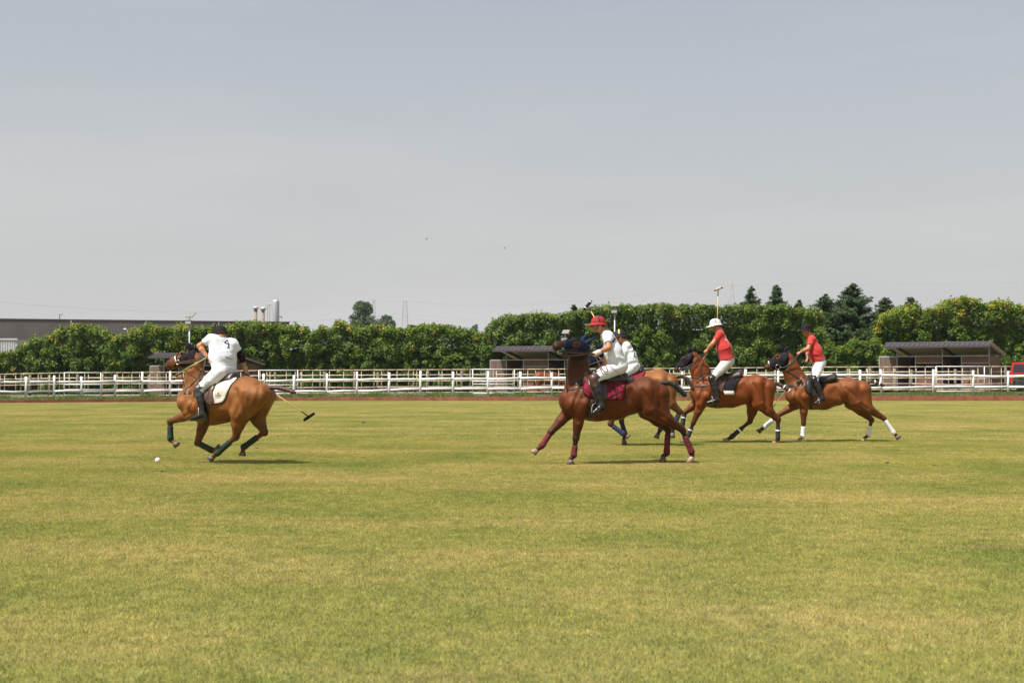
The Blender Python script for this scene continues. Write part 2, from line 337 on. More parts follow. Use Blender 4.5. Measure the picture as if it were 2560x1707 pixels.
def gate(label, pxa, pxb, D, ytop, ybot, mids):
    root = empty('tube_gate', (gx((pxa + pxb) / 2, D), D, .3), label, 'gate', 'tubular paddock gates'); xa, xb, zt, zb = gx(pxa, D), gx(pxb, D), gz(ytop, D), gz(ybot, D)
    for x in (xa, xb): MB().tube([(x, D, zb), (x, D, zt)], .034, 8).build('upright', M_metal, root, True)
    for y in [ytop] + mids + [ybot]: MB().tube([(xa, D, gz(y, D)), (xb, D, gz(y, D))], .034, 8).build('bar', M_metal, root, True)
gate('white tube gate behind the galloping chestnut', 647, 744, 96.8, 925.5, 984, [954, 962]); gate('white tube gate left of the middle stable', 1182, 1286, 96.8, 923, 983, [953, 960]); gate('white tube gate in front of the right stable', 2340, 2461, 96.8, 916, 978, [948]); gate('white tube gate near the left end of the corral', 161, 252, 96.8, 931.5, 988, [961, 974])
# ------------------------------------------------------------------ organic surfaces: smooth-blended tapered capsules -> surface nets
class Body:
    def __init__(s, res): s.res = res; s.P = []
    def rc(s, a, b, ra, rb, k=.03, n=None, sc=1.0, cut=False, val=0.0, cut0=False, sub=False):
        a = np.array(a, float); b = np.array(b, float)
        if np.linalg.norm(b - a) < 1e-5: b = b + np.array([0, 0, 1e-3])
        s.P.append((a, b, float(ra), float(rb), float(k), None if n is None else np.array(n, float), float(sc), cut, float(val), cut0, sub)); return s
    def chain(s, pts, rad, **k):
        for i in range(len(pts) - 1): s.rc(pts[i], pts[i + 1], rad[i], rad[i + 1], **k)
        return s
    @staticmethod
    def d(p, X):
        a, b, ra, rb, k, n, sc, cut, val, cut0 = p[:10]
        pa = X - a.astype(X.dtype); ba = b - a
        if n is not None and sc != 1.0:
            nn = n.astype(X.dtype); pa = pa + (pa @ nn)[..., None] * nn * X.dtype.type(sc - 1); ba = ba + n * (ba @ n) * (sc - 1)
        L2 = ba @ ba; u = (pa @ ba.astype(X.dtype)) / X.dtype.type(L2); t = np.clip(u, 0, 1)
        q = pa - t[..., None] * ba.astype(X.dtype)
        d = np.sqrt((q * q).sum(-1)) - (ra + (rb - ra) * t).astype(X.dtype)
        if cut: d = np.maximum(d, (u - 1) * X.dtype.type(math.sqrt(L2)))
        if cut0: d = np.maximum(d, -u * X.dtype.type(math.sqrt(L2)))
        return d
    def mesh(s):
        res = s.res; lo = np.full(3, 1e9); hi = -lo
        for p in s.P:
            r = max(p[2], p[3]) * max(1.0, 1.0 / p[6]); lo = np.minimum(lo, np.minimum(p[0], p[1]) - r); hi = np.maximum(hi, np.maximum(p[0], p[1]) + r)
        lo -= 4 * res; hi += 4 * res; N = np.ceil((hi - lo) / res).astype(int) + 1
        ax = [(lo[i] + res * np.arange(N[i])).astype(np.float32) for i in range(3)]
        vol = np.full(tuple(N), 1.0, np.float32)
        for p in s.P:
            r = max(p[2], p[3]) * max(1.0, 1.0 / p[6]) + p[4] + 3 * res
            i0 = np.clip(np.floor((np.minimum(p[0], p[1]) - r - lo) / res).astype(int), 0, N - 1)
            i1 = np.clip(np.ceil((np.maximum(p[0], p[1]) + r - lo) / res).astype(int) + 1, 1, N)
            sl = tuple(slice(i0[i], i1[i]) for i in range(3))
            X = np.stack(np.meshgrid(*[ax[i][sl[i]] for i in range(3)], indexing='ij'), -1)
            d = s.d(p, X).astype(np.float32); o = vol[sl]; k = np.float32(p[4])
            if p[10]:
                h = np.clip(.5 - .5 * (o + d) / k, 0, 1); vol[sl] = o * (1 - h) - d * h + k * h * (1 - h); continue
            h = np.clip(.5 + .5 * (o - d) / k, 0, 1); vol[sl] = o * (1 - h) + d * h - k * h * (1 - h)
        ins = vol < 0
        c = np.zeros(tuple(N - 1), np.int8)
        for dx in (0, 1):
            for dy in (0, 1):
                for dz in (0, 1): c += ins[dx:N[0] - 1 + dx, dy:N[1] - 1 + dy, dz:N[2] - 1 + dz]
        act = np.argwhere((c > 0) & (c < 8)); idx = np.full(tuple(N - 1), -1, np.int32); idx[tuple(act.T)] = np.arange(len(act))
        acc = np.zeros((len(act), 3)); cnt = np.zeros(len(act))
        cor = np.array([[x, y, z] for x in (0, 1) for y in (0, 1) for z in (0, 1)])
        val = np.stack([vol[tuple((act + q).T)] for q in cor], 1)
        for i in range(8):
            for j in range(i + 1, 8):
                if np.abs(cor[i] - cor[j]).sum() != 1: continue
                a, b = val[:, i], val[:, j]; m = (a < 0) != (b < 0); t = np.zeros(len(act)); t[m] = a[m] / (a[m] - b[m])
                acc[m] += cor[i] + t[m, None] * (cor[j] - cor[i]); cnt += m
        V = lo + res * (act + acc / cnt[:, None]); F = []
        for axis in range(3):
            u, w = [(1, 2), (2, 0), (0, 1)][axis]
            a = [slice(None)] * 3; b = [slice(None)] * 3; a[axis] = slice(0, -1); b[axis] = slice(1, None)
            A = ins[tuple(a)]; B = ins[tuple(b)]; e = np.argwhere(A != B)
            e = e[(e[:, u] > 0) & (e[:, w] > 0) & (e[:, u] < N[u] - 1) & (e[:, w] < N[w] - 1)]
            sgn = A[tuple(e.T)]; eu = np.zeros(3, int); eu[u] = 1; ew = np.zeros(3, int); ew[w] = 1
            q = np.stack([idx[tuple((e - eu - ew).T)], idx[tuple((e - ew).T)], idx[tuple(e.T)], idx[tuple((e - eu).T)]], 1)
            q[~sgn] = q[~sgn][:, ::-1]; F.append(q)
        F = np.concatenate(F); s.V = V; s.F = F; return V, F
    def attr(s, V, soft=.018):
        num = np.zeros(len(V)); den = np.full(len(V), 1e-12)
        for p in s.P:
            if p[10]: continue
            w = np.exp(-np.clip(s.d(p, V), -.25, .5) / soft); num += w * p[8]; den += w
        return num / den
def smooth_mesh(V, F, it=2, lam=.5):
    for _ in range(it):
        A = np.zeros_like(V); C = np.zeros(len(V))
        for i in range(4):
            a, b = F[:, i], F[:, (i + 1) % 4]
            np.add.at(A, a, V[b]); np.add.at(C, a, 1); np.add.at(A, b, V[a]); np.add.at(C, b, 1)
        V = V + lam * (A / np.maximum(C, 1)[:, None] - V)
    return V
def vnormals(V, F):
    n = np.cross(V[F[:, 2]] - V[F[:, 0]], V[F[:, 3]] - V[F[:, 1]]); N = np.zeros_like(V)
    for i in range(4): np.add.at(N, F[:, i], n)
    return N / (np.linalg.norm(N, axis=1)[:, None] + 1e-12)
def ripple(V, f, seed):
    r = np.random.default_rng(seed); o = np.zeros(len(V))
    for i in range(9):
        k = r.normal(size=3); k *= f * r.uniform(.5, 1.8) / np.linalg.norm(k); o += np.sin(V @ k + r.uniform(0, 6.28))
    return o / 9
def folds(V, f, seed):
    r = np.random.default_rng(seed); o = np.zeros(len(V)); m = .5 + .5 * ripple(V, f * .35, seed + 3) * 2
    for i in range(6):
        k = np.array([r.normal(0, .45), r.normal(0, .45), r.choice((-1, 1)) * r.uniform(.5, 1)]); k *= f * r.uniform(.6, 1.3) / np.linalg.norm(k); w = V @ k + 2.2 * ripple(V, f * .5, seed + 20 + i) + r.uniform(0, 6.28)
        o += (1 - np.abs(np.sin(w * .5))) ** 3 * (.5 + .5 * np.sin(V @ (r.normal(size=3) * f * .22) + r.uniform(0, 6.28)))
    return o / 2 * np.clip(m, .25, 1) - .35
def organic(B, name, m, parent, it=1, wrinkle=0, wf=40, seed=1, attr=None, fold=False):
    V, F = B.mesh(); V = smooth_mesh(V, F, it)
    if wrinkle: V = V + vnormals(V, F) * ((folds if fold else ripple)(V, wf, seed) * wrinkle)[:, None]
    o = obj(name, V, F, m, parent, True)
    if attr:
        a = o.data.attributes.new(attr, 'FLOAT', 'POINT'); a.data.foreach_set('value', B.attr(V, .034).astype(np.float32))
    B.V = V; return o

class Figure:
    """maps a zoomed photo view to the figure's own vertical plane, placed at its real distance"""
    def __init__(s, mapping, D0, slope, xc):
        s.ox, s.oy, s.sc = mapping; s.D0 = D0; s.sl = slope; s.g = math.sqrt(1 + slope * slope)
        s.X0 = gx(s.px(xc, 0)[0], D0); s.n = np.array([-slope, 1, 0]) / s.g
        s.mpp = D0 / FPX / s.sc               # metres per zoomed pixel
    def px(s, zx, zy): return s.ox + zx / s.sc, s.oy + zy / s.sc
    def pt(s, zx, zy, lat=0.0):
        px, py = s.px(zx, zy); r = ray(px, py); y = s.D0
        for _ in range(6): y = s.D0 + s.sl * (r[0] * y - s.X0) + lat * s.g
        return np.array([0, 0, CAM_H]) + r * y
    def bvh(s, V, F): s.tree = BVHTree.FromPolygons([tuple(v) for v in V.tolist()], [tuple(f) for f in F.tolist()])
    def surf(s, zx, zy, far=False, off=.006, tree=None):
        tree = tree or s.tree; px, py = s.px(zx, zy); d = Vector(ray(px, py)); d.normalize(); c = Vector((0, 0, CAM_H))
        o = c + d * (s.D0 + 6) if far else c
        h = tree.ray_cast(o, -d if far else d)
        if h[0] is None:
            p = Vector(s.pt(zx, zy, .12 if far else -.12)); h = tree.find_nearest(p)
        return np.array(h[0]) + np.array(h[1]) * off, np.array(h[1])
    def strap(s, mb, pts, w, t=.006, far=False, off=.005, sub=5, tree=None):
        P = []; N = []
        for i in range(len(pts) - 1):
            for j in range(sub + (i == len(pts) - 2)):
                u = j / sub; p, n = s.surf(pts[i][0] * (1 - u) + pts[i + 1][0] * u, pts[i][1] * (1 - u) + pts[i + 1][1] * u, far, off, tree); P.append(p); N.append(n)
        Q = [P[0]] + [(P[i - 1] + 2 * P[i] + P[i + 1]) / 4 for i in range(1, len(P) - 1)] + [P[-1]]
        mb.ribbon(Q, N, w, t); return mb
def inside(poly, pts):
    poly = np.asarray(poly, float); x, y = pts[:, 0], pts[:, 1]; r = np.zeros(len(pts), bool); n = len(poly)
    for i in range(n):
        x0, y0 = poly[i]; x1, y1 = poly[(i + 1) % n]
        if y0 == y1: continue
        c = ((y0 > y) != (y1 > y)) & (x < (x1 - x0) * (y - y0) / (y1 - y0) + x0); r ^= c
    return r
def snap(poly, p):
    poly = np.asarray(poly, float); best = np.full(len(p), 1e9); Q = p.copy()
    for i in range(len(poly)):
        a = poly[i]; b = poly[(i + 1) % len(poly)]; ab = b - a
        t = np.clip(((p - a) @ ab) / (ab @ ab + 1e-9), 0, 1); q = a + t[:, None] * ab; d = np.linalg.norm(q - p, axis=1); m = d < best; best[m] = d[m]; Q[m] = q[m]
    return Q, best
def curve_poly(pts, n=6):
    """rounded closed outline through the points"""
    P = np.asarray(pts, float); o = []
    for i in range(len(P)):
        a, b, c, d = P[i - 1], P[i], P[(i + 1) % len(P)], P[(i + 2) % len(P)]
        for j in range(n):
            t = j / n; o.append(.5 * ((2 * b) + (-a + c) * t + (2 * a - 5 * b + 4 * c - d) * t * t + (-a + 3 * b - 3 * c + d) * t ** 3))
    return np.array(o)
def patch(name, fig, V, F, poly, off, m, parent, holes=(), both=True, thick=.008, keep=None):
    """cloth or leather lying on a body: the body's own surface inside an outline, lifted and given thickness"""
    poly = np.array([fig.px(*q) for q in poly]); holes = [np.array([fig.px(*q) for q in h]) for h in holes]
    N = vnormals(V, F); C = V[F].mean(1); pc = project(C); sel = inside(poly, pc)
    for h in holes: sel &= ~inside(h, pc)
    if keep is not None: sel &= keep(C)
    if not both: sel &= (N[F].mean(1) @ fig.n) < .25
    f = F[sel]; u, inv = np.unique(f, return_inverse=True); f2 = inv.reshape(f.shape)
    P = V[u] + N[u] * off
    e = np.concatenate([np.stack([f2[:, i], f2[:, (i + 1) % 4]], 1) for i in range(4)]); es = np.sort(e, 1)
    q, c = np.unique(es, axis=0, return_counts=True); bd = np.unique(q[c == 1]); bp = project(P[bd])
    lim = 2.2 * .012 * FPX / fig.D0; done = np.zeros(len(bd), bool); k = fig.D0 / FPX
    for pl in [poly] + list(holes):
        Q, dd = snap(pl, bp); mv = (dd < lim) & ~done; done |= mv; dlt = Q - bp
        P[bd[mv], 0] += dlt[mv, 0] * k; P[bd[mv], 2] -= dlt[mv, 1] * k
    o = obj(name, P, f2, m, parent, True)
    md = o.modifiers.new('thickness', 'SOLIDIFY'); md.thickness = thick; md.offset = 0
    return o
# ------------------------------------------------------------------ horses
M_leather = mat('black_leather', (.022, .018, .016), .38, .3, 20, .15, 90, spec=.5)
M_brown = mat('brown_leather', (.075, .036, .022), .36, .3, 20, .15, 90, spec=.5)
M_darkbrown = mat('dark_brown_leather', (.04, .021, .015), .35, .3, 20, .15, 90)
M_steel = mat('polished_steel', (.62, .62, .62), .22, .1, 30, metal=1.0)
M_hoof = mat('hoof_horn', (.10, .075, .055), .55, .3, 30)
M_hoofpale = mat('pale_hoof_horn', (.30, .20, .13), .55, .25, 30)
M_eye = mat('dark_eye', (.008, .005, .004), .08, .1, 5)
M_nostril = mat('nostril_skin', (.012, .008, .007), .6, .1, 5)
LEGR = dict(elbow=.112, knee=.053, cannon=.035, fet=.043, past=.034)
def coat(name, col, dark):
    if name in MATS: return MATS[name]
    c = np.array(col) * np.array([.58, .50, .38]); m = mat(name, c * .66, .42, .3, 3.5, .35, 120, spec=.36, tint=(1.0, .70, .46), attr=('points', dark), detail=10, col2=c * np.array([1.28, 1.24, 1.2]))
    n = m.node_tree; p_ = n.nodes['Principled BSDF']; z = n.nodes.new('ShaderNodeTexNoise'); z.inputs['Scale'].default_value = 5; z.inputs['Detail'].default_value = 6; t = n.nodes.new('ShaderNodeTexCoord'); n.links.new(t.outputs['Object'], z.inputs[0])
    r = n.nodes.new('ShaderNodeMapRange'); r.inputs[1].default_value = .35; r.inputs[2].default_value = .65; r.inputs[3].default_value = .32; r.inputs[4].default_value = .56; n.links.new(z.outputs[0], r.inputs[0]); n.links.new(r.outputs[0], p_.inputs['Roughness']); return m
def make_horse(label, S, group='polo ponies in the match'):
    fig = Figure(S['map'], S['D0'], S['slope'], S['xc']); f = fig.pt; n = fig.n
    root = empty('horse', (fig.X0, S['D0'], 0.0), label, 'horse', group)
    B = Body(S.get('res', .0125)); k = S.get('k', .05)
    # trunk
    C = []; Rr = []; lat0 = S.get('latoff', 0)
    for (tp, bt) in S['torso']:
        a = f(*tp, lat0); b = f(*bt, lat0); C.append((a + b) / 2); Rr.append(np.linalg.norm(a - b) / 2)
    sc = [1.05, 1.15, 1.17, 1.15, 1.12, 1.05, 1.08]
    for i in range(len(C) - 1): B.rc(C[i], C[i + 1], Rr[i], Rr[i + 1], k=.07, n=n, sc=(sc[i] + sc[i + 1]) / 2, val=0)
    # neck and head
    nk = []; nr = []
    for (tp, bt) in S['neck']:
        a = f(*tp, lat0); b = f(*bt, lat0); nk.append((a + b) / 2); nr.append(np.linalg.norm(a - b) / 2)
    for i in range(len(nk) - 1): B.rc(nk[i], nk[i + 1], nr[i], nr[i + 1], k=.08, n=n, sc=1.5, val=S.get('neckdark', 0) * (.25, .7, 1.0)[min(i, 2)])
    hl = S.get('headlat', (0, 0, 0, 0)); hd = []; hr = []
    for (tp, bt), hlat in zip(S['head'], hl):
        a = f(*tp, lat0 + hlat); b = f(*bt, lat0 + hlat); hd.append((a + b) / 2); hr.append(np.linalg.norm(a - b) / 2)
    hr[0] *= .84
    B.rc(nk[-1], hd[0], nr[-1] * .9, hr[0] * .9, k=.05, n=n, sc=1.45, val=S.get('neckdark', 0))
    for i in range(3): B.rc(hd[i], hd[i + 1], hr[i], hr[i + 1], k=.03, n=n, sc=(1.4, 1.3, 1.2)[i], val=S.get('headdark', (0, 0, .75))[i])
    # cheek, nasal ridge, brow, chin
    for sgn in (-1, 1):
        B.rc(hd[0] * .6 + hd[1] * .4 + n * sgn * .045, hd[1] * .9 + hd[2] * .1 + n * sgn * .035, .075, .05, k=.03)
        ex = f(*S['eye'], lat0 + hl[1] + sgn * .075); B.rc(ex, ex + (hd[2] - hd[1]) * .25, .036, .02, k=.03)
        B.rc(hd[3] + n * sgn * .035 + (hd[3] - hd[2]) * .1, hd[3] + n * sgn * .03, .034, .036, k=.025, val=.8)
    legs = S['legs']; JL = {}
    sh_top = f(*S['torso'][1][0], 0) * .55 + f(*S['torso'][1][1], 0) * .45
    sh_pt = C[0] * .75 + f(*S['torso'][0][1], 0) * .25
    for key, pts in legs.items():
        sgn = -1 if key[0] == 'n' else 1; z = S.get('lsc', 1.0)
        if key[1] == 'f':
            lats = (.15, .125, .115, .11)
            J = [f(*p, sgn * q) for p, q in zip(pts, lats)]
            B.rc(sh_top + n * sgn * .15, sh_pt + n * sgn * .15, .13, .125, k=.035)
            B.rc(sh_pt + n * sgn * .15, J[0], .125, .115, k=.035)
            B.rc(sh_top + n * sgn * .17 + (J[0] - sh_top) * .45, J[0] + n * sgn * .02, .12, .10, k=.03)
            e, kn, ft, tip = J
            B.rc(e, e + (kn - e) * .45, .118 * z, .084 * z, k=.04, val=.0)
            B.rc(e + (kn - e) * .45, kn, .084 * z, .05 * z, k=.03, val=.72)
            B.rc(e + (kn - e) * .2 + np.array([.02, 0, 0]), e + (kn - e) * .75, .07, .045, k=.03, val=.1)
        else:
            lats = (.13, .155, .125, .12, .12)
            J = [f(*p, sgn * q) for p, q in zip(pts, lats)]; hp, st, kn, ft, tip = J
            B.rc(hp, st, .205, .165, k=.045)
            B.rc(C[-1] + n * sgn * .12, st + (kn - st) * .42, .175, .105, k=.022)
            B.rc(C[-2] + n * sgn * .10 + np.array([0, 0, .02]), C[-1] + n * sgn * .12, .2, .16, k=.03)
            B.rc(st, st + (kn - st) * .5, .15 * z, .112 * z, k=.035, val=.05)
            B.rc(st + (kn - st) * .5, kn, .110 * z, .058 * z, k=.03, val=.55)
            d_ = (kn - st) / np.linalg.norm(kn - st)
            B.rc(kn - d_ * .02, kn + d_ * .035, .05, .035, k=.03, val=.5)      # point of hock
            B.rc(st + (kn - st) * .55, kn + d_ * .03, .03, .028, k=.03, val=.4)   # tendon
        c = kn + (ft - kn)
        B.rc(kn, kn + (ft - kn) * .35, .055 * z if key[1] == 'f' else .052 * z, .036 * z, k=.03, val=S.get('lowdark', 1))
        B.rc(kn + (ft - kn) * .35, ft, .036 * z, .036 * z, k=.02, val=S.get('lowdark', 1))
        u = (tip - ft); cor = ft + u * .5; B.rc(ft, ft, .044 * z, .044 * z, k=.02, val=S.get('lowdark', 1)); B.rc(ft, cor, .038 * z, .04 * z, k=.02, val=S.get('fetdark', 1))
        JL[key] = (kn, ft, cor, tip)
    for sgn in (-1, 1):       # flank hollow, groove behind the shoulder
        B.rc(C[4] * .6 + C[3] * .4 + n * sgn * (Rr[4] + .07) + np.array([0, 0, .04]), C[4] + n * sgn * (Rr[4] + .08) - np.array([0, 0, .14]), .11, .09, k=.10, sub=True)
        B.rc(C[1] * .35 + C[2] * .65 + n * sgn * (Rr[2] + .02) + np.array([0, 0, .1]), C[1] * .3 + C[2] * .7 + n * sgn * (Rr[2] + .0) - np.array([0, 0, .16]), .05, .05, k=.06, sub=True)
        B.rc(nk[0] + n * sgn * .22 + np.array([0, 0, .0]), nk[1] * .6 + nk[2] * .4 + n * sgn * .19, .06, .05, k=.06, sub=True)
    # ears
    for (tip, base, la) in S['ears']:
        t = f(*tip, lat0 + hl[0] + la); b = f(*base, lat0 + hl[0] + la * .8); m_ = b + (t - b) * .35
        B.rc(b, m_, .028, .03, k=.02, n=None, val=S.get('eardark', .5)); B.rc(m_, t, .03, .009, k=.01, val=S.get('eardark', .5))
    cm = coat(S['coat'][0], S['coat'][1], S['coat'][2])
    body = organic(B, 'body', cm, root, it=1, attr='points', wrinkle=.006, wf=16, seed=len(WLOC)); V, F = B.V, B.F
    tp = lambda i, t: tuple(np.array(S['torso'][i][0]) * (1 - t) + np.array(S['torso'][i][1]) * t); mx = lambda a, b, t: tuple(np.array(a) * (1 - t) + np.array(b) * t)
    hp_, st_, hk_ = S['legs']['nh'][:3]; el_ = S['legs']['nf'][0]; kn_ = S['legs']['nf'][1]
    GR = [([mx(tp(5, .12), tp(6, .1), .75), mx(tp(6, .35), hp_, .3), mx(tp(6, .8), st_, .35), mx(st_, hk_, .38)], .013, .042), ([tp(4, .3), mx(tp(4, .75), tp(5, .6), .35), mx(tp(4, 1), st_, .5)], .020, .040),
          ([mx(tp(1, .12), tp(2, .12), .35), mx(tp(1, .45), tp(2, .45), .5), mx(el_, tp(2, .85), .55)], .014, .032), ([mx(tp(1, .1), tp(0, .1), .35), mx(tp(0, .45), tp(1, .45), .3), mx(tp(0, .9), el_, .25)], .014, .030),
          ([mx(el_, tp(0, 1), .45), mx(el_, kn_, .35)], .010, .020), ([mx(hp_, tp(4, .3), .35), mx(hp_, st_, .55), mx(st_, tp(6, .9), .25)], .010, .026), ([mx(st_, hk_, .12), mx(st_, hk_, .8)], .008, .018), ([S['head'][2][1], mx(S['head'][1][1], S['head'][0][1], .3), mx(S['head'][0][1], S['neck'][-1][1], .5), mx(S['head'][0][1], S['neck'][-1][0], .55)], .022, .026)]
    Nv = vnormals(V, F); pv = project(V); dsp = np.zeros(len(V)); side_ = np.abs(Nv @ n) > .25
    for line, dep, sg in GR:
        L_ = np.array([fig.px(*q) for q in line]); cp = []
        for i in range(len(L_) - 1):
            for t in np.linspace(0, 1, 9): 
                a_, b_, c_, d_ = L_[max(i - 1, 0)], L_[i], L_[i + 1], L_[min(i + 2, len(L_) - 1)]; cp.append(.5 * ((2 * b_) + (-a_ + c_) * t + (2 * a_ - 5 * b_ + 4 * c_ - d_) * t * t + (-a_ + 3 * b_ - 3 * c_ + d_) * t ** 3))
        near = np.ones(len(V), bool); cpa = np.array(cp); lo_ = cpa.min(0) - 40; hi_ = cpa.max(0) + 40; near = ((pv > lo_) & (pv < hi_)).all(1); dd = np.full(len(V), 9.0); bd = np.full(near.sum(), 1e9); pn = pv[near]
        for i in range(len(cpa) - 1):
            ab = cpa[i + 1] - cpa[i]; tt = np.clip(((pn - cpa[i]) @ ab) / (ab @ ab + 1e-9), 0, 1); bd = np.minimum(bd, np.linalg.norm(pn - cpa[i] - tt[:, None] * ab, axis=1))
        dd[near] = bd * S['D0'] / FPX; dsp += dep * np.exp(-(dd / sg) ** 2) - dep * .35 * np.exp(-((dd - sg * 2.6) / (sg * 1.3)) ** 2)
    V = V - Nv * (dsp * side_)[:, None]; B.V = V; body.data.vertices.foreach_set('co', (V - WLOC[root]).astype(np.float32).ravel()); body.data.update(); fig.bvh(V, F)
    fig.V, fig.F, fig.root, fig.legs = V, F, root, JL
    if S.get('earcover') is not None:
        for (tip, base, la) in S['ears']:
            t = f(*tip, lat0 + hl[0] + la); b = f(*base, lat0 + hl[0] + la * .8); Bc = Body(.01); m_ = b + (t - b) * .4; Bc.rc(b, m_, .038, .042, k=.02); Bc.rc(m_, t + (t - b) * .12, .040, .014, k=.01); organic(Bc, 'ear_cover', S['earcover'], root)
    # hooves
    for key, (kn, ft, cor, tip) in JL.items():
        u = (tip - ft); u /= np.linalg.norm(u); ground = key in S['ground']; fw = np.array([u[0], u[1], 0]); fw /= np.linalg.norm(fw) + 1e-9
        sole_n = np.array([0, 0, -1.]) if ground else u * .85 + np.array([0, 0, -.25]); sole_n /= np.linalg.norm(sole_n)
        if ground:
            sc_ = np.array([tip[0] - fw[0] * .05, tip[1], 0.004]); fx = fw
        else:
            sc_ = tip; fx = fw - sole_n * fw.dot(sole_n); fx /= np.linalg.norm(fx) + 1e-9
        yx = np.cross(sole_n, fx); Vh = []; nn = 14
        for (cc, rr, ax1) in ((cor, .043, 1.0), (cor * .5 + sc_ * .5, .053, 1.04), (sc_, .062, 1.1)):
            for j in range(nn):
                an = 2 * math.pi * j / nn; Vh.append(cc + fx * math.cos(an) * rr * ax1 + yx * math.sin(an) * rr * .92)
        Fh = [(i * nn + j, i * nn + (j + 1) % nn, (i + 1) * nn + (j + 1) % nn, (i + 1) * nn + j) for i in range(2) for j in range(nn)] + [tuple(range(nn))[::-1], tuple(2 * nn + j for j in range(nn))]
        obj('hoof', Vh, Fh, M_hoofpale if key in S.get('pale', '') else M_hoof, root, True)
    # bandages
    if S.get('wrap'):
        for key, (kn, ft, cor, tip) in JL.items():
            t0, t1 = S.get('wrapt', {}).get(key, (.2, .98)); pts = []; rad = []
            for j in range(13):
                t = t0 + (t1 - t0) * j / 12; pts.append(kn + (ft - kn) * t); rad.append((.050 + (.004 if j % 2 else 0) + (.006 if j > 9 else 0)) * S.get('lsc', 1))
            pts.append(ft + (cor - ft) * .25); rad.append(.05)
            w = MB().tube(pts, rad, 14).build('leg_bandage', S['wrap'], root, True)
            if S.get('wrapband') and key in S['wrapband']:
                t = t0 + (t1 - t0) * .22; p = kn + (ft - kn) * t; q = kn + (ft - kn) * (t + .07)
                MB().tube([p, q], .0575, 14).build('bandage_tape', mat('white_tape', (.8, .8, .8), .5), w)
    # eyes, nostrils
    for far in (False, True):
        p, nn = fig.surf(*S['eye'], far=far, off=-.006); MB().ball(p, .021).build('eye', M_eye, root, True)
        p, nn = fig.surf(*S['nostril'], far=far, off=-.008); MB().ball(p, (.024, .016, .03)).build('nostril', M_nostril, root, True)
    # bound polo tail
    if S.get('tail'):
        P = [f(*q, lat0 + S.get('taillat', 0)) for q in S['tail']]; pts = []; rad = []; nT = 40
        for j in range(nT + 1):
            t = j / nT * (len(P) - 1); i = min(int(t), len(P) - 2); pts.append(P[i] + (P[i + 1] - P[i]) * (t - i)); s = j / nT
            r = S['tailr'][0] * (1 - s) + S['tailr'][1] * s
            if s > .4: r += .009 * abs(math.sin(s * 30))
            if s > .95: r *= .6
            rad.append(r)
        for _ in range(4): pts = [pts[0]] + [(pts[i - 1] + 2 * pts[i] + pts[i + 1]) / 4 for i in range(1, nT)] + [pts[-1]]
        tl = MB().tube(pts, rad, 12).build('tail', S['tailmat'], root, True)
        for s in S.get('tailtape', ()):
            j = int(s * nT); MB().tube([pts[j], pts[j + 1], pts[j + 2]], [rad[j] + .006] * 3, 12).build('tail_tape', mat('white_tape', (.8, .8, .8), .5), tl)
    return fig
def hair(name, col): return mat(name, col, .45, .4, 60, .3, 200, stretch=(1, 1, 4))
M_tailblack = hair('black_tail_hair', (.012, .010, .010)); M_tailbrown = hair('brown_tail_hair', (.06, .025, .014))
ZA = (370, 780, 3.8244); ZB = (1300, 730, 3.4844); ZC = (1660, 700, 3.6465); ZD = (1870, 780, 4.6118)

M_blackcloth = mat('black_cloth', (.016, .014, .015), .85, .3, 40, .3, 200, spec=.1); M_navy = mat('navy_hood_cloth', (.006, .010, .024), .6, .3, 30, .25, 150, spec=.1); M_charcoal = mat('charcoal_hood_cloth', (.013, .012, .016), .7, .3, 30, .25, 150, spec=.1)
H1 = dict(map=ZA, earcover=M_blackcloth, D0=24.2, slope=-.32, xc=720, coat=('golden_chestnut_coat', (.35, .155, .058), (.030, .012, .008)),
    torso=[((410, 720), (385, 960)), ((545, 655), (500, 1050)), ((640, 668), (590, 1072)), ((740, 660), (705, 1050)), ((850, 640), (815, 995)), ((970, 626), (930, 940)), ((1100, 685), (1085, 915))],
    neck=[((585, 670), (385, 860)), ((540, 602), (370, 690)), ((512, 510), (382, 582)), ((490, 420), (400, 540))],
    head=[((430, 352), (405, 515)), ((345, 378), (355, 535)), ((262, 418), (278, 535)), ((195, 462), (225, 550))], eye=(322, 392), nostril=(188, 480),
    legs=dict(nf=[(430, 965), (212, 1045), (215, 1218), (282, 1275)], ff=[(545, 1020), (473, 1250), (615, 1322), (678, 1298)],
              nh=[(960, 800), (880, 960), (842, 1190), (655, 1355), (592, 1408)], fh=[(1050, 800), (1010, 940), (1115, 1145), (912, 1292), (902, 1372)]),
    ears=[((363, 287), (398, 352), -.04), ((382, 300), (425, 352), .05)], ground='', wrap=mat('dark_green_bandage', (.012, .03, .016), .8, .3, 40, .5, 200),
    wrapt=dict(nf=(.25, .95), ff=(.2, .95), nh=(.32, 1.0), fh=(.35, 1.0)), lowdark=.75, fetdark=.35, eardark=1.0,
    tail=[(1120, 715), (1190, 722), (1260, 726), (1330, 742), (1412, 772)], tailr=(.038, .032), tailmat=M_tailbrown, pale='n')
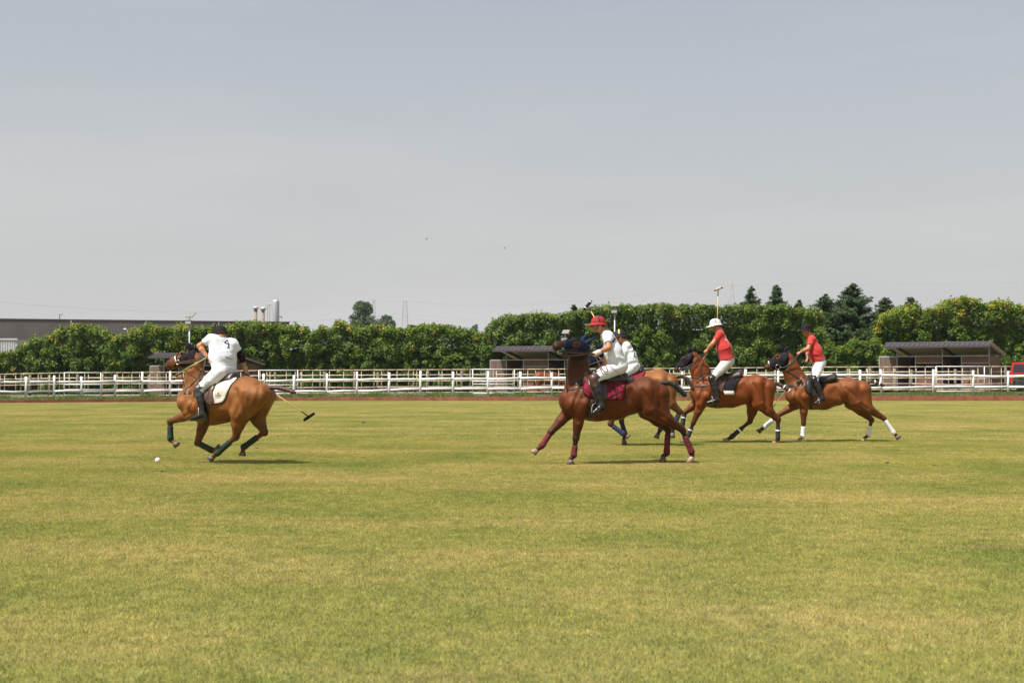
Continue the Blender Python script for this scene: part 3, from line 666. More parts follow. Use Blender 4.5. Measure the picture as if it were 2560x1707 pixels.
H2 = dict(map=ZB, earcover=mat('blue_ear_cloth', (.012, .022, .055), .6, .3, 30, .25, 150, spec=.1), D0=24.2, slope=.18, xc=850, coat=('dark_bay_coat', (.155, .042, .015), (.014, .008, .007)),
    torso=[((470, 830), (432, 1060)), ((600, 740), (540, 1105)), ((700, 765), (640, 1118)), ((850, 772), (800, 1108)), ((975, 765), (965, 1055)), ((1090, 742), (1070, 995)), ((1205, 800), (1195, 985))],
    neck=[((640, 730), (410, 860)), ((597, 692), (418, 704)), ((590, 610), (424, 622)), ((580, 522), (464, 582))],
    head=[((562, 420), (535, 580)), ((480, 412), (470, 560)), ((390, 418), (388, 535)), ((325, 428), (330, 522))], headlat=(0, -.09, -.2, -.27), eye=(490, 446), nostril=(322, 452),
    neckdark=.95, headdark=(.95, .7, .85),  # dark coat plus the raised head's shade, painted into head and neck colour
    legs=dict(nf=[(520, 1050), (487, 1275), (467, 1425), (415, 1488)], ff=[(425, 1045), (268, 1222), (185, 1345), (112, 1402)],
              nh=[(1120, 860), (1135, 1010), (1412, 1195), (1495, 1395), (1502, 1462)], fh=[(1100, 880), (1110, 1030), (1290, 1195), (1277, 1405), (1215, 1452)]),
    ears=[((648, 400), (562, 452), -.05), ((578, 376), (538, 425), .05)], ground=('nf', 'nh', 'fh'), wrap=mat('maroon_bandage', (.13, .010, .018), .8, .35, 40, .5, 200),
    wrapt=dict(nf=(.42, 1.0), ff=(.15, .95), nh=(.3, 1.0), fh=(.2, 1.0)), eardark=1, pale=('nh', 'ff'), lowdark=1, fetdark=.7,
    tail=[(1225, 795), (1290, 790), (1350, 812), (1400, 862), (1448, 905)], tailr=(.042, .04), tailmat=M_tailblack)
H3 = dict(map=ZB, earcover=M_navy, D0=30.6, slope=-.05, xc=1050, coat=('light_bay_coat', (.34, .145, .05), (.03, .014, .010)),
    torso=[((800, 760), (770, 920)), ((885, 705), (865, 975)), ((955, 702), (935, 990)), ((1040, 702), (1020, 975)), ((1125, 688), (1110, 935)), ((1215, 675), (1200, 885)), ((1310, 715), (1300, 870))],
    neck=[((900, 710), (760, 840)), ((830, 630), (715, 730)), ((760, 560), (665, 660)), ((725, 520), (650, 620))],
    head=[((700, 490), (690, 620)), ((640, 530), (655, 640)), ((575, 590), (600, 665)), ((535, 625), (560, 680))], eye=(632, 545), nostril=(538, 645),
    legs=dict(nf=[(850, 1000), (785, 1148), (905, 1238), (950, 1262)], ff=[(880, 990), (885, 1130), (915, 1240), (892, 1318)],
              nh=[(1230, 790), (1240, 900), (1392, 1040), (1335, 1180), (1325, 1270)], fh=[(1220, 800), (1230, 910), (1290, 1080), (1220, 1200), (1185, 1272)]),
    ears=[((655, 440), (690, 505), -.04), ((690, 440), (710, 500), .05)], ground=('ff',), wrap=mat('navy_bandage', (.016, .026, .075), .8, .3, 40, .5, 200), eardark=1,
    tail=[(1340, 745), (1400, 728), (1450, 752), (1490, 800), (1512, 858)], tailr=(.045, .035), tailmat=M_tailbrown)
H4 = dict(map=ZC, earcover=M_charcoal, D0=32.0, slope=-.06, xc=620, coat=('red_bay_coat', (.28, .080, .026), (.018, .010, .008)),
    torso=[((335, 930), (315, 1120)), ((420, 872), (390, 1155)), ((500, 895), (480, 1162)), ((620, 890), (600, 1158)), ((730, 878), (740, 1125)), ((840, 866), (840, 1078)), ((945, 898), (935, 1065))],
    neck=[((440, 850), (275, 980)), ((395, 775), (262, 880)), ((330, 700), (252, 790)), ((285, 660), (245, 745))],
    head=[((255, 648), (250, 765)), ((195, 690), (215, 800)), ((140, 752), (165, 830)), ((106, 795), (128, 835))], eye=(188, 710), nostril=(100, 808), headdark=(1, 1, 1),
    legs=dict(nf=[(340, 1130), (268, 1298), (222, 1418), (150, 1482)], ff=[(300, 1120), (188, 1208), (168, 1318), (185, 1385)],
              nh=[(860, 950), (870, 1120), (1040, 1268), (1038, 1445), (985, 1490)], fh=[(840, 960), (815, 1120), (785, 1285), (612, 1432), (548, 1468)]),
    ears=[((240, 600), (232, 652), -.04), ((288, 603), (262, 655), .05)], ground=('nf', 'nh'), wrap=mat('black_bandage', (.014, .013, .016), .7, .3, 40, .5, 200),
    wrapt=dict(nf=(.4, 1), ff=(.2, 1), nh=(.4, 1), fh=(.4, 1)), wrapband=('nf', 'ff', 'nh', 'fh'), pale=('nh', 'fh'), fetdark=.2, eardark=1,
    tail=[(950, 955), (1015, 938), (1070, 962), (1110, 988), (1150, 1015)], tailr=(.045, .035), tailmat=M_tailbrown, tailtape=(.62, .9))
H5 = dict(map=ZD, earcover=M_charcoal, D0=32.6, slope=.04, xc=950, coat=('chestnut_bay_coat', (.30, .108, .042), (.028, .012, .009)),
    torso=[((535, 850), (505, 1050)), ((640, 750), (620, 1105)), ((740, 795), (730, 1118)), ((880, 805), (860, 1120)), ((1010, 795), (1025, 1072)), ((1150, 760), (1140, 1015)), ((1330, 792), (1305, 1005))],
    neck=[((690, 740), (470, 920)), ((602, 655), (446, 792)), ((540, 560), (428, 700)), ((490, 490), (430, 640))],
    head=[((440, 445), (440, 630)), ((345, 495), (365, 665)), ((255, 562), (275, 675)), ((205, 612), (222, 665))], eye=(338, 500), nostril=(205, 628), headdark=(.3, .3, .9),
    legs=dict(nf=[(645, 1050), (640, 1280), (632, 1435), (555, 1492)], ff=[(560, 1060), (345, 1192), (180, 1332), (115, 1380)],
              nh=[(1190, 880), (1250, 1030), (1562, 1222), (1682, 1395), (1742, 1455)], fh=[(1180, 890), (1190, 1040), (1425, 1240), (1388, 1420), (1300, 1480)]),
    ears=[((372, 378), (402, 448), .05), ((455, 398), (428, 452), -.04)], ground=('nf', 'fh'), wrap=mat('white_bandage', (.78, .77, .75), .8, .06, 40, .5, 200),
    wrapt=dict(nf=(.25, 1), ff=(.38, 1), nh=(.12, 1), fh=(.4, 1)), pale=('fh', 'nf'), lowdark=.6, fetdark=.1, eardark=.9,
    tail=[(1335, 830), (1410, 800), (1465, 808), (1515, 830), (1572, 852)], tailr=(.04, .032), tailmat=M_tailbrown, tailtape=(.45, .72))
figs = [make_horse('golden chestnut polo pony galloping at far left with all hooves off the grass', H1),
        make_horse('dark bay polo pony with maroon leg bandages, head thrown up', H2),
        make_horse('light bay polo pony with navy bandages, half hidden behind the dark bay', H3),
        make_horse('red bay polo pony with black hood and black bandages under the white-helmeted rider', H4),
        make_horse('chestnut polo pony with white leg bandages at far right', H5)]
F1, F2, F3, F4, F5 = figs
# ------------------------------------------------------------------ tack
def tack(fig, T):
    root, V, F = fig.root, fig.V, fig.F
    for h in T.get('hood', ()):
        patch(h.get('name', 'hood'), fig, V, F, curve_poly(h['poly'], 4), .007, h['mat'], root, holes=[curve_poly(q, 4) for q in h.get('holes', ())], thick=.006)
    pads = []
    if 'pad' in T:
        p = T['pad']; poly = curve_poly(p['poly'], 5); c = poly.mean(0)
        o = patch('saddle_cloth_border', fig, V, F, c + (poly - c) * 1.05, .012, p['border'], root, thick=.014)
        o = patch('saddle_cloth', fig, V, F, poly, .018, p['mat'], root, thick=.016); pads.append(o)
    if 'flap' in T:
        patch('saddle_flap', fig, V, F, curve_poly(T['flap']['poly'], 5), .034, T['flap']['mat'], root, thick=.012)
    s = T['saddle']; P, Q, C = [fig.pt(*q, 0) for q in s['pts']]; B = Body(.012); n = fig.n; up = np.array([0, 0, 1.])
    B.rc(P, Q, .055, .05, k=.05, n=n, sc=.5); B.rc(Q, C, .05, .045, k=.05, n=n, sc=.36)
    po = s.get('panel', .06); B.rc(P - up * (po + .03), Q - up * po, .085, .085, k=.05, n=n, sc=.55); B.rc(Q - up * po, C - up * (po + .015) + (Q - C) * .12, .085, .085, k=.04, n=n, sc=.45)
    st = organic(B, 'saddle', s['mat'], root)
    for w in T.get('straps', ()):
        mb = MB(); fig.strap(mb, w['pts'], w.get('w', .022), w.get('t', .007), off=w.get('off', .006), sub=w.get('sub', 5))
        mb.build(w.get('name', 'strap'), w.get('mat', M_leather), root, True)
        if w.get('far', True):
            mb = MB(); fig.strap(mb, w['pts'], w.get('w', .022), w.get('t', .007), far=True, off=w.get('off', .006), sub=w.get('sub', 5))
            mb.build(w.get('name', 'strap'), w.get('mat', M_leather), root, True)
    for w in T.get('free', ()):        # hanging straps and reins away from the skin
        pts = [fig.pt(*q) for q in w['pts']]; Q = []
        for i in range(len(pts) - 1):
            for j in range(6): Q.append(pts[i] + (pts[i + 1] - pts[i]) * j / 6)
        Q.append(pts[-1])
        for _ in range(3): Q = [Q[0]] + [(Q[i - 1] + 2 * Q[i] + Q[i + 1]) / 4 for i in range(1, len(Q) - 1)] + [Q[-1]]
        MB().ribbon(Q, [-fig.n] * len(Q), w.get('w', .018), .007).build(w.get('name', 'rein'), w.get('mat', M_leather), root, True)
    for (zx, zy, r) in T.get('rings', ()):
        for far in (False, True):
            p, nn = fig.surf(zx, zy, far, .014); M = frame(-fig.n * .9 + nn * .3 if not far else fig.n * .9 + nn * .3)
            pts = [p + M @ np.array([r * math.cos(a), r * math.sin(a), 0]) for a in np.linspace(0, 2 * math.pi, 17)]
            MB().tube(pts, .0065, 6).build('bit_ring', M_steel, root, True)
    for (top, iron, w_, yaw) in T.get('stirrups', ()):
        for sgn in (-1, 1):
            a = fig.pt(*top, sgn * .33); b = fig.pt(*iron, sgn * .37); fwd = np.cross(np.array([0, 0, 1.]), fig.n) * -1
            MB().ribbon([a, a * .5 + b * .5 + fig.n * sgn * .01, b], [fig.n * sgn] * 3, .026, .008).build('stirrup_leather', M_darkbrown, root)
            ax = fwd * math.cos(yaw) + fig.n * sgn * math.sin(yaw); pts = []
            for q in ((0, 0), (.035, -.012), (.058, -.05), (.064, -.105), (.064, -.125), (-.064, -.125), (-.064, -.105), (-.058, -.05), (-.035, -.012), (0, 0)):
                pts.append(b + ax * q[0] * w_ + up * q[1] * w_)
            ir = MB().tube(pts, .0085, 8)
            ir.box(b + up * -.128 * w_, (.05 * w_, .02, .008), np.stack([ax, np.cross(up, ax), up], 1)); ir.build('stirrup_iron', M_steel, root, False)
    gx0, gx1 = T['girth']
    mb = MB(); fig.strap(mb, [gx0, gx1], .085, .012, off=.01, sub=8); mb.build('girth', M_leather, root, True)
    mb = MB(); fig.strap(mb, [gx0, gx1], .085, .012, off=.01, sub=8, far=True); mb.build('girth', M_leather, root, True)
M_cream = mat('cream_saddle_cloth', (.62, .55, .46), .9, .18, 60, .3, 200); M_maroon = mat('maroon_saddle_cloth', (.20, .018, .034), .85, .2, 50, .3, 200, spec=.1)
M_blackcloth = mat('black_cloth', (.016, .014, .015), .85, .3, 40, .3, 200, spec=.1); M_navy = mat('navy_hood_cloth', (.006, .010, .024), .6, .3, 30, .25, 150, spec=.1)
M_charcoal = mat('charcoal_hood_cloth', (.013, .012, .016), .7, .3, 30, .25, 150, spec=.1); M_sheep = mat('white_trim', (.75, .72, .66), .9, .1)
M_teal = mat('teal_rubber', (.0, .045, .07), .5); M_lattice = mat('black_webbing', (.01, .008, .012), .7, spec=.1)
tack(F1, dict(
    hood=[dict(mat=M_blackcloth, poly=[(290, 452), (312, 428), (345, 385), (392, 352), (452, 350), (446, 408), (400, 500), (340, 524), (290, 505)], holes=[[(300, 395), (320, 378), (345, 390), (330, 412), (305, 412)]])],
    pad=dict(mat=M_cream, border=M_blackcloth, poly=[(560, 672), (700, 676), (852, 634), (800, 690), (768, 745), (738, 826), (700, 864), (608, 876), (572, 872), (540, 800)]),
    flap=dict(mat=M_brown, poly=[(500, 690), (600, 682), (650, 688), (618, 770), (628, 866), (588, 870), (560, 868), (520, 790)]),
    saddle=dict(mat=M_darkbrown, pts=[(560, 622), (700, 640), (838, 596)]),
    straps=[dict(name='cheek_strap', pts=[(458, 335), (380, 385), (290, 450)], w=.026), dict(name='noseband', pts=[(246, 410), (262, 445), (276, 500)], w=.018, mat=M_sheep), dict(name='browband', pts=[(360, 362), (372, 400), (385, 450)], w=.02, mat=M_brown),
            dict(name='noseband', pts=[(300, 388), (270, 430), (262, 520)], w=.03, mat=M_blackcloth),
            dict(name='neck_strap', pts=[(545, 500), (505, 560), (470, 640), (420, 690), (356, 745)], w=.024, mat=M_brown), dict(name='neck_strap', pts=[(385, 575), (470, 640)], w=.018, mat=M_brown),
            dict(name='breast_strap', pts=[(346, 770), (400, 782), (470, 800)], w=.042), dict(name='breast_strap', pts=[(440, 790), (450, 720), (500, 640)], w=.03)],
    free=[dict(pts=[(298, 492, -.13), (420, 482, -.15), (548, 444, -.2)], mat=M_brown), dict(pts=[(298, 480, -.13), (420, 462, -.15), (555, 436, -.2)], mat=M_brown), dict(pts=[(550, 450, -.2), (540, 520, -.24), (500, 600, -.25), (452, 760, -.3), (400, 860, -.3)], w=.016, mat=M_brown),
          dict(pts=[(545, 460, -.2), (528, 560, -.25), (470, 700, -.3), (430, 850, -.3), (455, 880, -.3), (472, 820, -.3)], w=.014, mat=M_brown), dict(pts=[(318, 560, -.06), (335, 640, -.06), (352, 765, -.1)], w=.02, name='martingale')],
    rings=[(290, 479, .036)], stirrups=[((548, 800), (488, 905), 1.0, 1.15)], girth=((570, 880), (555, 1068))))
lat2 = [dict(name='cloth_webbing', pts=[a, b], w=.011, t=.004, off=.03, mat=M_lattice, far=False) for a, b in
        [((765, 800), (800, 935)), ((800, 795), (850, 938)), ((852, 792), (838, 938)), ((760, 880), (900, 800)), ((760, 925), (900, 860)), ((800, 938), (903, 905)), ((775, 820), (898, 900)), ((815, 798), (903, 850)), ((565, 850), (630, 905)), ((600, 890), (640, 865))]]
tack(F2, dict(
    hood=[dict(mat=M_navy, poly=[(398, 414), (440, 404), (480, 402), (560, 408), (592, 440), (596, 500), (560, 520), (470, 500), (396, 494)], holes=[[(452, 452), (470, 427), (515, 427), (526, 455), (500, 480), (465, 480)]])],
    pad=dict(mat=M_maroon, border=M_blackcloth, poly=[(600, 770), (760, 775), (896, 772), (906, 850), (896, 922), (866, 938), (760, 936), (690, 930), (640, 918), (590, 902), (556, 855)]),
    flap=dict(mat=M_darkbrown, poly=[(600, 745), (720, 765), (752, 790), (748, 930), (700, 936), (655, 930), (612, 850)]),
    saddle=dict(mat=M_leather, pts=[(640, 705), (760, 738), (915, 722)]),
    straps=[dict(name='noseband', pts=[(397, 414), (398, 470), (396, 532)], w=.022), dict(name='cheek_strap', pts=[(560, 408), (566, 450), (552, 492), (450, 502), (360, 512)], w=.022), dict(name='browband', pts=[(540, 412), (556, 440), (572, 480)], w=.02, mat=M_brown),
            dict(name='neck_strap', pts=[(650, 705), (600, 690), (540, 745), (480, 790)], w=.03), dict(name='breast_strap', pts=[(410, 850), (470, 845), (500, 828), (600, 838)], w=.03), dict(name='breast_strap', pts=[(480, 800), (540, 800), (610, 770)], w=.035),
            dict(name='breast_strap', pts=[(405, 800), (450, 795), (480, 790)], w=.016), dict(name='breast_strap', pts=[(540, 830), (530, 880), (528, 915)], w=.022, mat=M_brown)] + lat2,
    free=[dict(pts=[(352, 520, -.32), (450, 530, -.3), (580, 540, -.25), (650, 535, -.22)], w=.024), dict(pts=[(365, 545, -.3), (470, 555, -.26), (560, 545, -.25), (650, 542, -.22)], w=.016, mat=M_brown),
          dict(pts=[(385, 530, -.2), (398, 640, -.14), (405, 760, -.14), (412, 860, -.14), (420, 960, -.16)], w=.022, name='martingale'),
          dict(pts=[(655, 545, -.24), (680, 610, -.3), (730, 690, -.36), (765, 700, -.38), (755, 650, -.38), (690, 570, -.3)], w=.013, mat=M_brown), dict(pts=[(655, 545, -.24), (690, 640, -.34), (715, 710, -.38), (770, 712, -.38)], w=.011, mat=M_brown),
          dict(pts=[(660, 545, -.24), (760, 620, -.3), (850, 700, -.36), (905, 750, -.33)], w=.010, mat=mat('red_cord', (.25, .05, .04), .7), name='draw_rein')],
    rings=[(346, 518, .03)], stirrups=[((664, 860), (658, 968), 1.25, -.35)], girth=((640, 935), (600, 1115))))
p, nn = F2.surf(376, 500, False, .012); MB().lathe(p, [(.004, -.006), (.030, -.006), (.032, 0), (.030, .006), (.004, .006)], 16, frame(-F2.n)).build('bit_guard', M_teal, F2.root, True)
tack(F3, dict(
    hood=[dict(mat=M_navy, poly=[(556, 610), (600, 560), (655, 508), (705, 484), (728, 520), (715, 620), (650, 655), (590, 672)], holes=[[(615, 545), (635, 530), (652, 545), (635, 562)]])],
    pad=dict(mat=M_maroon, border=M_blackcloth, poly=[(900, 702), (990, 700), (1085, 690), (1060, 760), (1040, 840), (940, 850), (880, 800)]),
    flap=dict(mat=M_leather, poly=[(890, 700), (960, 700), (985, 720), (960, 850), (920, 850), (895, 780)]),
    saddle=dict(mat=M_leather, pts=[(890, 672), (970, 690), (1062, 652)]),
    straps=[dict(name='cheek_strap', pts=[(700, 500), (650, 560), (590, 630)], w=.026), dict(name='breast_strap', pts=[(770, 800), (830, 800), (890, 790)], w=.04)],
    free=[dict(pts=[(590, 640, -.13), (700, 600, -.15), (830, 590, -.2)], w=.02)], rings=[(585, 640, .036)], stirrups=[((925, 800), (905, 905), 1.0, 1.1)], girth=((925, 850), (920, 985))))
fr = [dict(name='cloth_fringe', pts=[(544 + 8.5 * i, 1008 + (i % 3) * 5), (552 + 8.5 * i, 1040 + (i % 2) * 6)], w=.014, t=.008, off=.034, mat=M_sheep, far=False, sub=3) for i in range(11)] + \
     [dict(name='cloth_fringe', pts=[(550 + 8.5 * i, 1036), (560 + 8.5 * i, 1010 + (i % 2) * 6)], w=.010, t=.008, off=.034, mat=M_sheep, far=False, sub=3) for i in range(8)]
tack(F4, dict(
    hood=[dict(mat=M_charcoal, poly=[(118, 775), (150, 735), (195, 682), (238, 645), (262, 668), (254, 765), (215, 802), (150, 822)], holes=[[(172, 712), (188, 697), (204, 708), (190, 725)]])],
    pad=dict(mat=M_blackcloth, border=M_blackcloth, poly=[(560, 892), (640, 890), (706, 880), (662, 950), (645, 1000), (634, 1030), (540, 1026), (500, 960)]),
    flap=dict(mat=M_brown, poly=[(455, 880), (540, 884), (580, 890), (548, 962), (528, 1022), (500, 1000), (455, 960)]),
    saddle=dict(mat=M_darkbrown, pts=[(470, 850), (590, 872), (700, 832)]),
    straps=[dict(name='cheek_strap', pts=[(255, 655), (222, 690), (190, 745), (140, 812)], w=.028), dict(name='browband', pts=[(215, 672), (225, 690), (250, 720)], w=.022), dict(name='noseband', pts=[(128, 765), (140, 800), (150, 828)], w=.026, mat=M_sheep),
            dict(name='neck_strap', pts=[(425, 810), (385, 870), (340, 895), (300, 940)], w=.03), dict(name='neck_strap', pts=[(265, 880), (340, 905), (385, 905)], w=.024, mat=M_brown), dict(name='breast_strap', pts=[(282, 968), (330, 966), (400, 962)], w=.04),
            dict(name='neck_strap', pts=[(355, 760), (335, 830), (350, 880)], w=.02)] + fr,
    free=[dict(pts=[(150, 818, -.13), (250, 775, -.15), (390, 655, -.2)], w=.028), dict(pts=[(165, 830, -.13), (260, 790, -.15), (392, 668, -.2)], w=.02), dict(pts=[(395, 655, -.22), (350, 740, -.24), (272, 870, -.2)], w=.016, mat=mat('orange_cord', (.45, .08, .03), .7)),
          dict(pts=[(395, 660, -.22), (352, 750, -.25), (318, 810, -.25), (330, 870, -.25), (365, 890, -.25)], w=.016)],
    rings=[(146, 812, .03)], stirrups=[((460, 940), (432, 1058), 1.0, 1.25)], girth=((470, 1025), (465, 1160))))
tack(F5, dict(
    hood=[dict(mat=M_charcoal, poly=[(246, 566), (300, 522), (350, 482), (405, 438), (455, 440), (470, 500), (462, 630), (400, 672), (330, 668), (262, 642)], holes=[[(318, 525), (330, 488), (362, 488), (372, 512), (342, 535)]])],
    pad=dict(mat=M_blackcloth, border=M_blackcloth, poly=[(690, 760), (800, 780), (880, 790), (870, 860), (850, 900), (760, 930), (700, 900)]),
    flap=dict(mat=M_leather, poly=[(690, 748), (740, 770), (780, 820), (792, 900), (790, 955), (765, 966), (700, 938), (655, 880), (652, 800)]),
    saddle=dict(mat=M_leather, pts=[(715, 748), (850, 778), (1000, 732)], panel=.035),
    straps=[dict(name='cheek_strap', pts=[(440, 455), (415, 520), (345, 620)], w=.028), dict(name='noseband', pts=[(236, 568), (250, 605), (272, 650)], w=.02, mat=M_sheep), dict(name='browband', pts=[(385, 450), (410, 475), (455, 500)], w=.024),
            dict(name='martingale', pts=[(432, 668), (500, 712), (590, 770)], w=.036), dict(name='neck_strap', pts=[(660, 735), (630, 780), (560, 820), (465, 856)], w=.034), dict(name='neck_strap', pts=[(640, 740), (610, 770), (570, 800)], w=.026, mat=M_brown), dict(name='breast_strap', pts=[(468, 852), (540, 852), (650, 846)], w=.046),
            dict(name='breast_strap', pts=[(560, 855), (545, 890), (540, 900)], w=.02)],
    free=[dict(pts=[(362, 642, -.14), (440, 632, -.16), (520, 580, -.18), (588, 474, -.16)], w=.028), dict(pts=[(362, 648, -.14), (440, 640, -.16), (530, 585, -.18), (592, 480, -.16)], w=.02),
          dict(pts=[(600, 480, -.14), (640, 550, -.16), (700, 640, -.2), (730, 690, -.22)], w=.018), dict(pts=[(605, 485, -.14), (598, 560, -.16), (600, 620, -.18)], w=.016)],
    rings=[(345, 628, .055)], stirrups=[((790, 880), (806, 985), 1.0, 1.3)], girth=((740, 940), (720, 1115))))
# lettering on the cream saddle cloth
M_ink = mat('dark_print', (.03, .028, .035), .8); M_inkblue = mat('navy_print', (.012, .016, .06), .8)
def strokes(fig, lines, w, m, parent, name='print', tree=None, off=.03, t=.002):
    mb = MB()
    for l in lines: fig.strap(mb, l, w, t, off=off, sub=4, tree=tree)
    return mb.build(name, m, parent)
def c8(x, y): return ((90 + x / 12.06) * 3.8244, (150 + y / 12.06) * 3.8244)
cl = [o for o in F1.root.children if o.name.startswith('saddle_cloth') and 'border' not in o.name][0]
strokes(F1, [[c8(*p) for p in l] for l in ([(1010, 635), (1030, 675), (1060, 675), (1080, 635)], [(1045, 632), (1045, 675)], [(1020, 640), (1050, 625), (1078, 640)],
    [(945, 690), (965, 735)], [(950, 690), (985, 690)], [(985, 735), (995, 690), (1008, 735)], [(1020, 690), (1020, 735)], [(1035, 690), (1038, 735), (1055, 735)], [(1065, 735), (1072, 690), (1085, 735)], [(1098, 690), (1098, 735)], [(1098, 692), (1125, 705), (1100, 715)], [(1130, 690), (1128, 735)], [(945, 778), (1110, 772)])], .0055, M_ink, cl, 'lettering', off=.0275)
# ------------------------------------------------------------------ riders
M_skin = mat('tanned_skin', (.40, .17, .085), .5, .12, 14, .1, 120, spec=.4)
M_white = mat('white_shirt_cotton', (.71, .725, .77), .85, .03, 12, .25, 60, sheen=.1); M_red = mat('red_shirt_cotton', (.50, .030, .025), .85, .1, 12, .25, 60, sheen=.1)
M_breech = mat('white_breeches', (.66, .66, .68), .8, .05, 12, .25, 60); M_breech2 = mat('stone_breeches', (.53, .51, .47), .8, .06, 12, .25, 60)
M_boot = mat('black_boot_leather', (.014, .013, .013), .28, .3, 14, .2, 50, spec=.55); M_hairdark = mat('dark_hair', (.02, .013, .01), .6, .4, 80, .5, 200)
M_glass = mat('dark_lens', (.012, .008, .02), .05, .1, 5, coat=.5); M_eyewhite = mat('eye_white', (.6, .58, .55), .3)
M_hwhite = mat('white_helmet_shell', (.70, .68, .62), .4, .06, 8); M_hred = mat('red_helmet_cloth', (.30, .030, .030), .8, .15, 30, .3, 200, spec=.15); M_hblack = mat('black_helmet_cloth', (.013, .011, .012), .75, .2, 30, .3, 200, spec=.15); M_hnavy = mat('navy_helmet_cloth', (.014, .017, .032), .6, .2, 30, .3, 200, spec=.25)
UP = np.array([0, 0, 1.])
def unit(v): v = np.array(v, float); return v / (np.linalg.norm(v) + 1e-9)
def add_hand(B, w, d, cn, r=.0095):
    d = unit(d); cn = unit(cn - d * np.dot(cn, d)); sv = np.cross(d, cn)
    B.rc(w, w + d * .075, .028, .036, k=.02, n=cn, sc=1.5)
    for i in range(4):
        ln = (.9, 1.0, .96, .8)[i]; b = w + d * .085 + sv * (i - 1.5) * .020; m_ = b + d * .018 + cn * .034 * ln; t = m_ - d * .026 + cn * .012
        B.rc(b, m_, r, r, k=.006); B.rc(m_, t, r, r * .85, k=.006)
    b = w + d * .03 + sv * .034; m_ = b + d * .03 + sv * .014 + cn * .018; B.rc(b, m_, .013, .011, k=.01); B.rc(m_, m_ + d * .022 + cn * .018 - sv * .012, .011, .009, k=.006)
def make_rider(label, fig, S):
    f = lambda q: fig.pt(*q); J = {k: f(v) for k, v in S['J'].items()}
    root = empty('person', (J['Lhip'] + J['Rhip']) / 2 - UP * .12, label, 'person', 'polo players on horseback')
    fd = unit(S['face']); up = unit(np.array(S.get('up', (0, 0, 1.))) - fd * np.dot(S.get('up', (0, 0, 1.)), fd)); sd = np.cross(fd, up); c = J['head']; nb = J['neck']
    hipc = (J['Lhip'] + J['Rhip']) / 2; shc = (J['Lsh'] + J['Rsh']) / 2
    B = Body(.0085)
    B.rc(c + up * .03 - fd * .01, c + up * .045 - fd * .03, .088, .09, n=sd, sc=1.15); B.rc(c + fd * .03, c + fd * .04 - up * .055, .07, .058, n=sd, sc=1.08)
    B.rc(c + fd * .055 - up * .098, c + fd * .02 - up * .075, .030, .05, n=sd, sc=.9, k=.03)
    B.rc(c + fd * .096 + up * .012, c + fd * .118 - up * .03, .011, .016, k=.014); B.rc(c + fd * .09 - up * .066 + sd * .018, c + fd * .09 - up * .066 - sd * .018, .012, .012, k=.012)
    B.rc(c + fd * .078 + up * .022 + sd * .032, c + fd * .078 + up * .022 - sd * .032, .018, .018, k=.02)
    for s_ in (-1, 1):
        B.rc(c + sd * s_ * .08 - fd * .005 + up * .012, c + sd * s_ * .082 - fd * .012 - up * .03, .018, .013, k=.012); B.rc(c + sd * s_ * .045 + fd * .05 - up * .02, c + sd * s_ * .04 + fd * .045 - up * .05, .032, .03, k=.03)
    B.rc(c - up * .05 - fd * .015, nb, .056, .066, k=.03)
    B.rc(nb, shc * .5 + hipc * .5, .075, .10, k=.05); B.rc(shc * .5 + hipc * .5, hipc, .10, .10, k=.05); B.rc(J['Lsh'], J['Rsh'], .055, .055, k=.04); B.rc(J['Lhip'], J['Rhip'], .09, .09, k=.04)
    for s_ in 'LR':
        B.rc(J[s_ + 'sh'], J[s_ + 'el'], .058, .048, k=.03); B.rc(J[s_ + 'el'], J[s_ + 'el'] * .65 + J[s_ + 'wr'] * .35, .048, .049, k=.02); B.rc(J[s_ + 'el'] * .65 + J[s_ + 'wr'] * .35, J[s_ + 'wr'], .049, .030, k=.02)
        hd_ = unit(J[s_ + 'wr'] - J[s_ + 'el']) * .6 + unit(S.get(s_ + 'hand', (-1, 0, -.4))) * .6; add_hand(B, J[s_ + 'wr'], hd_, np.array(S.get(s_ + 'curl', (0, 0, -1.))) + fig.n * (.3 if s_ == 'L' else -.3))
        B.rc(J[s_ + 'hip'], J[s_ + 'kn'], .085, .058, k=.03); B.rc(J[s_ + 'kn'], J[s_ + 'an'], .055, .038, k=.02); _sh = unit(J[s_ + 'an'] - J[s_ + 'kn']); B.rc(J[s_ + 'an'], J[s_ + 'an'] * .35 + J[s_ + 'toe'] * .65 + _sh * .03, .03, .022, k=.02)
    organic(B, 'body', M_skin, root)
    for s_ in (-1, 1):
        if not S.get('shades'):
            e = c + fd * .082 + sd * s_ * .032 + up * .006; eo = MB().ball(e, .0125).build('eye', M_eyewhite, root, True); MB().ball(e + fd * .007, .007).build('iris', M_eye, eo, True)
    H = Body(.011); H.rc(c - fd * .045 + up * .0, c - fd * .045 + up * .05, .066, .078, k=.02); H.rc(c - fd * .06 - up * .03, c - fd * .05, .04, .06, k=.02); organic(H, 'hair', M_hairdark, root)
    if S.get('shades'):
        mb = MB(); pts = [c + sd * .083 + fd * .0 + up * .012, c + sd * .07 + fd * .06 + up * .01, c + sd * .045 + fd * .098 + up * .005, c + fd * .112 + up * .008, c - sd * .045 + fd * .098 + up * .005, c - sd * .07 + fd * .06 + up * .01, c - sd * .083 + up * .012]
        mb.ribbon(pts, [unit(p - c) for p in pts], .036, .006).build('sunglasses', M_glass, root)
    # shirt
    Bt = Body(.0105); dn = unit(hipc - shc); ext = S.get('hem', .02); lw = S.get('loose', 1.0)
    side = unit(J['Rsh'] - J['Lsh']); tw = J['Rsh'] - J['Lsh']
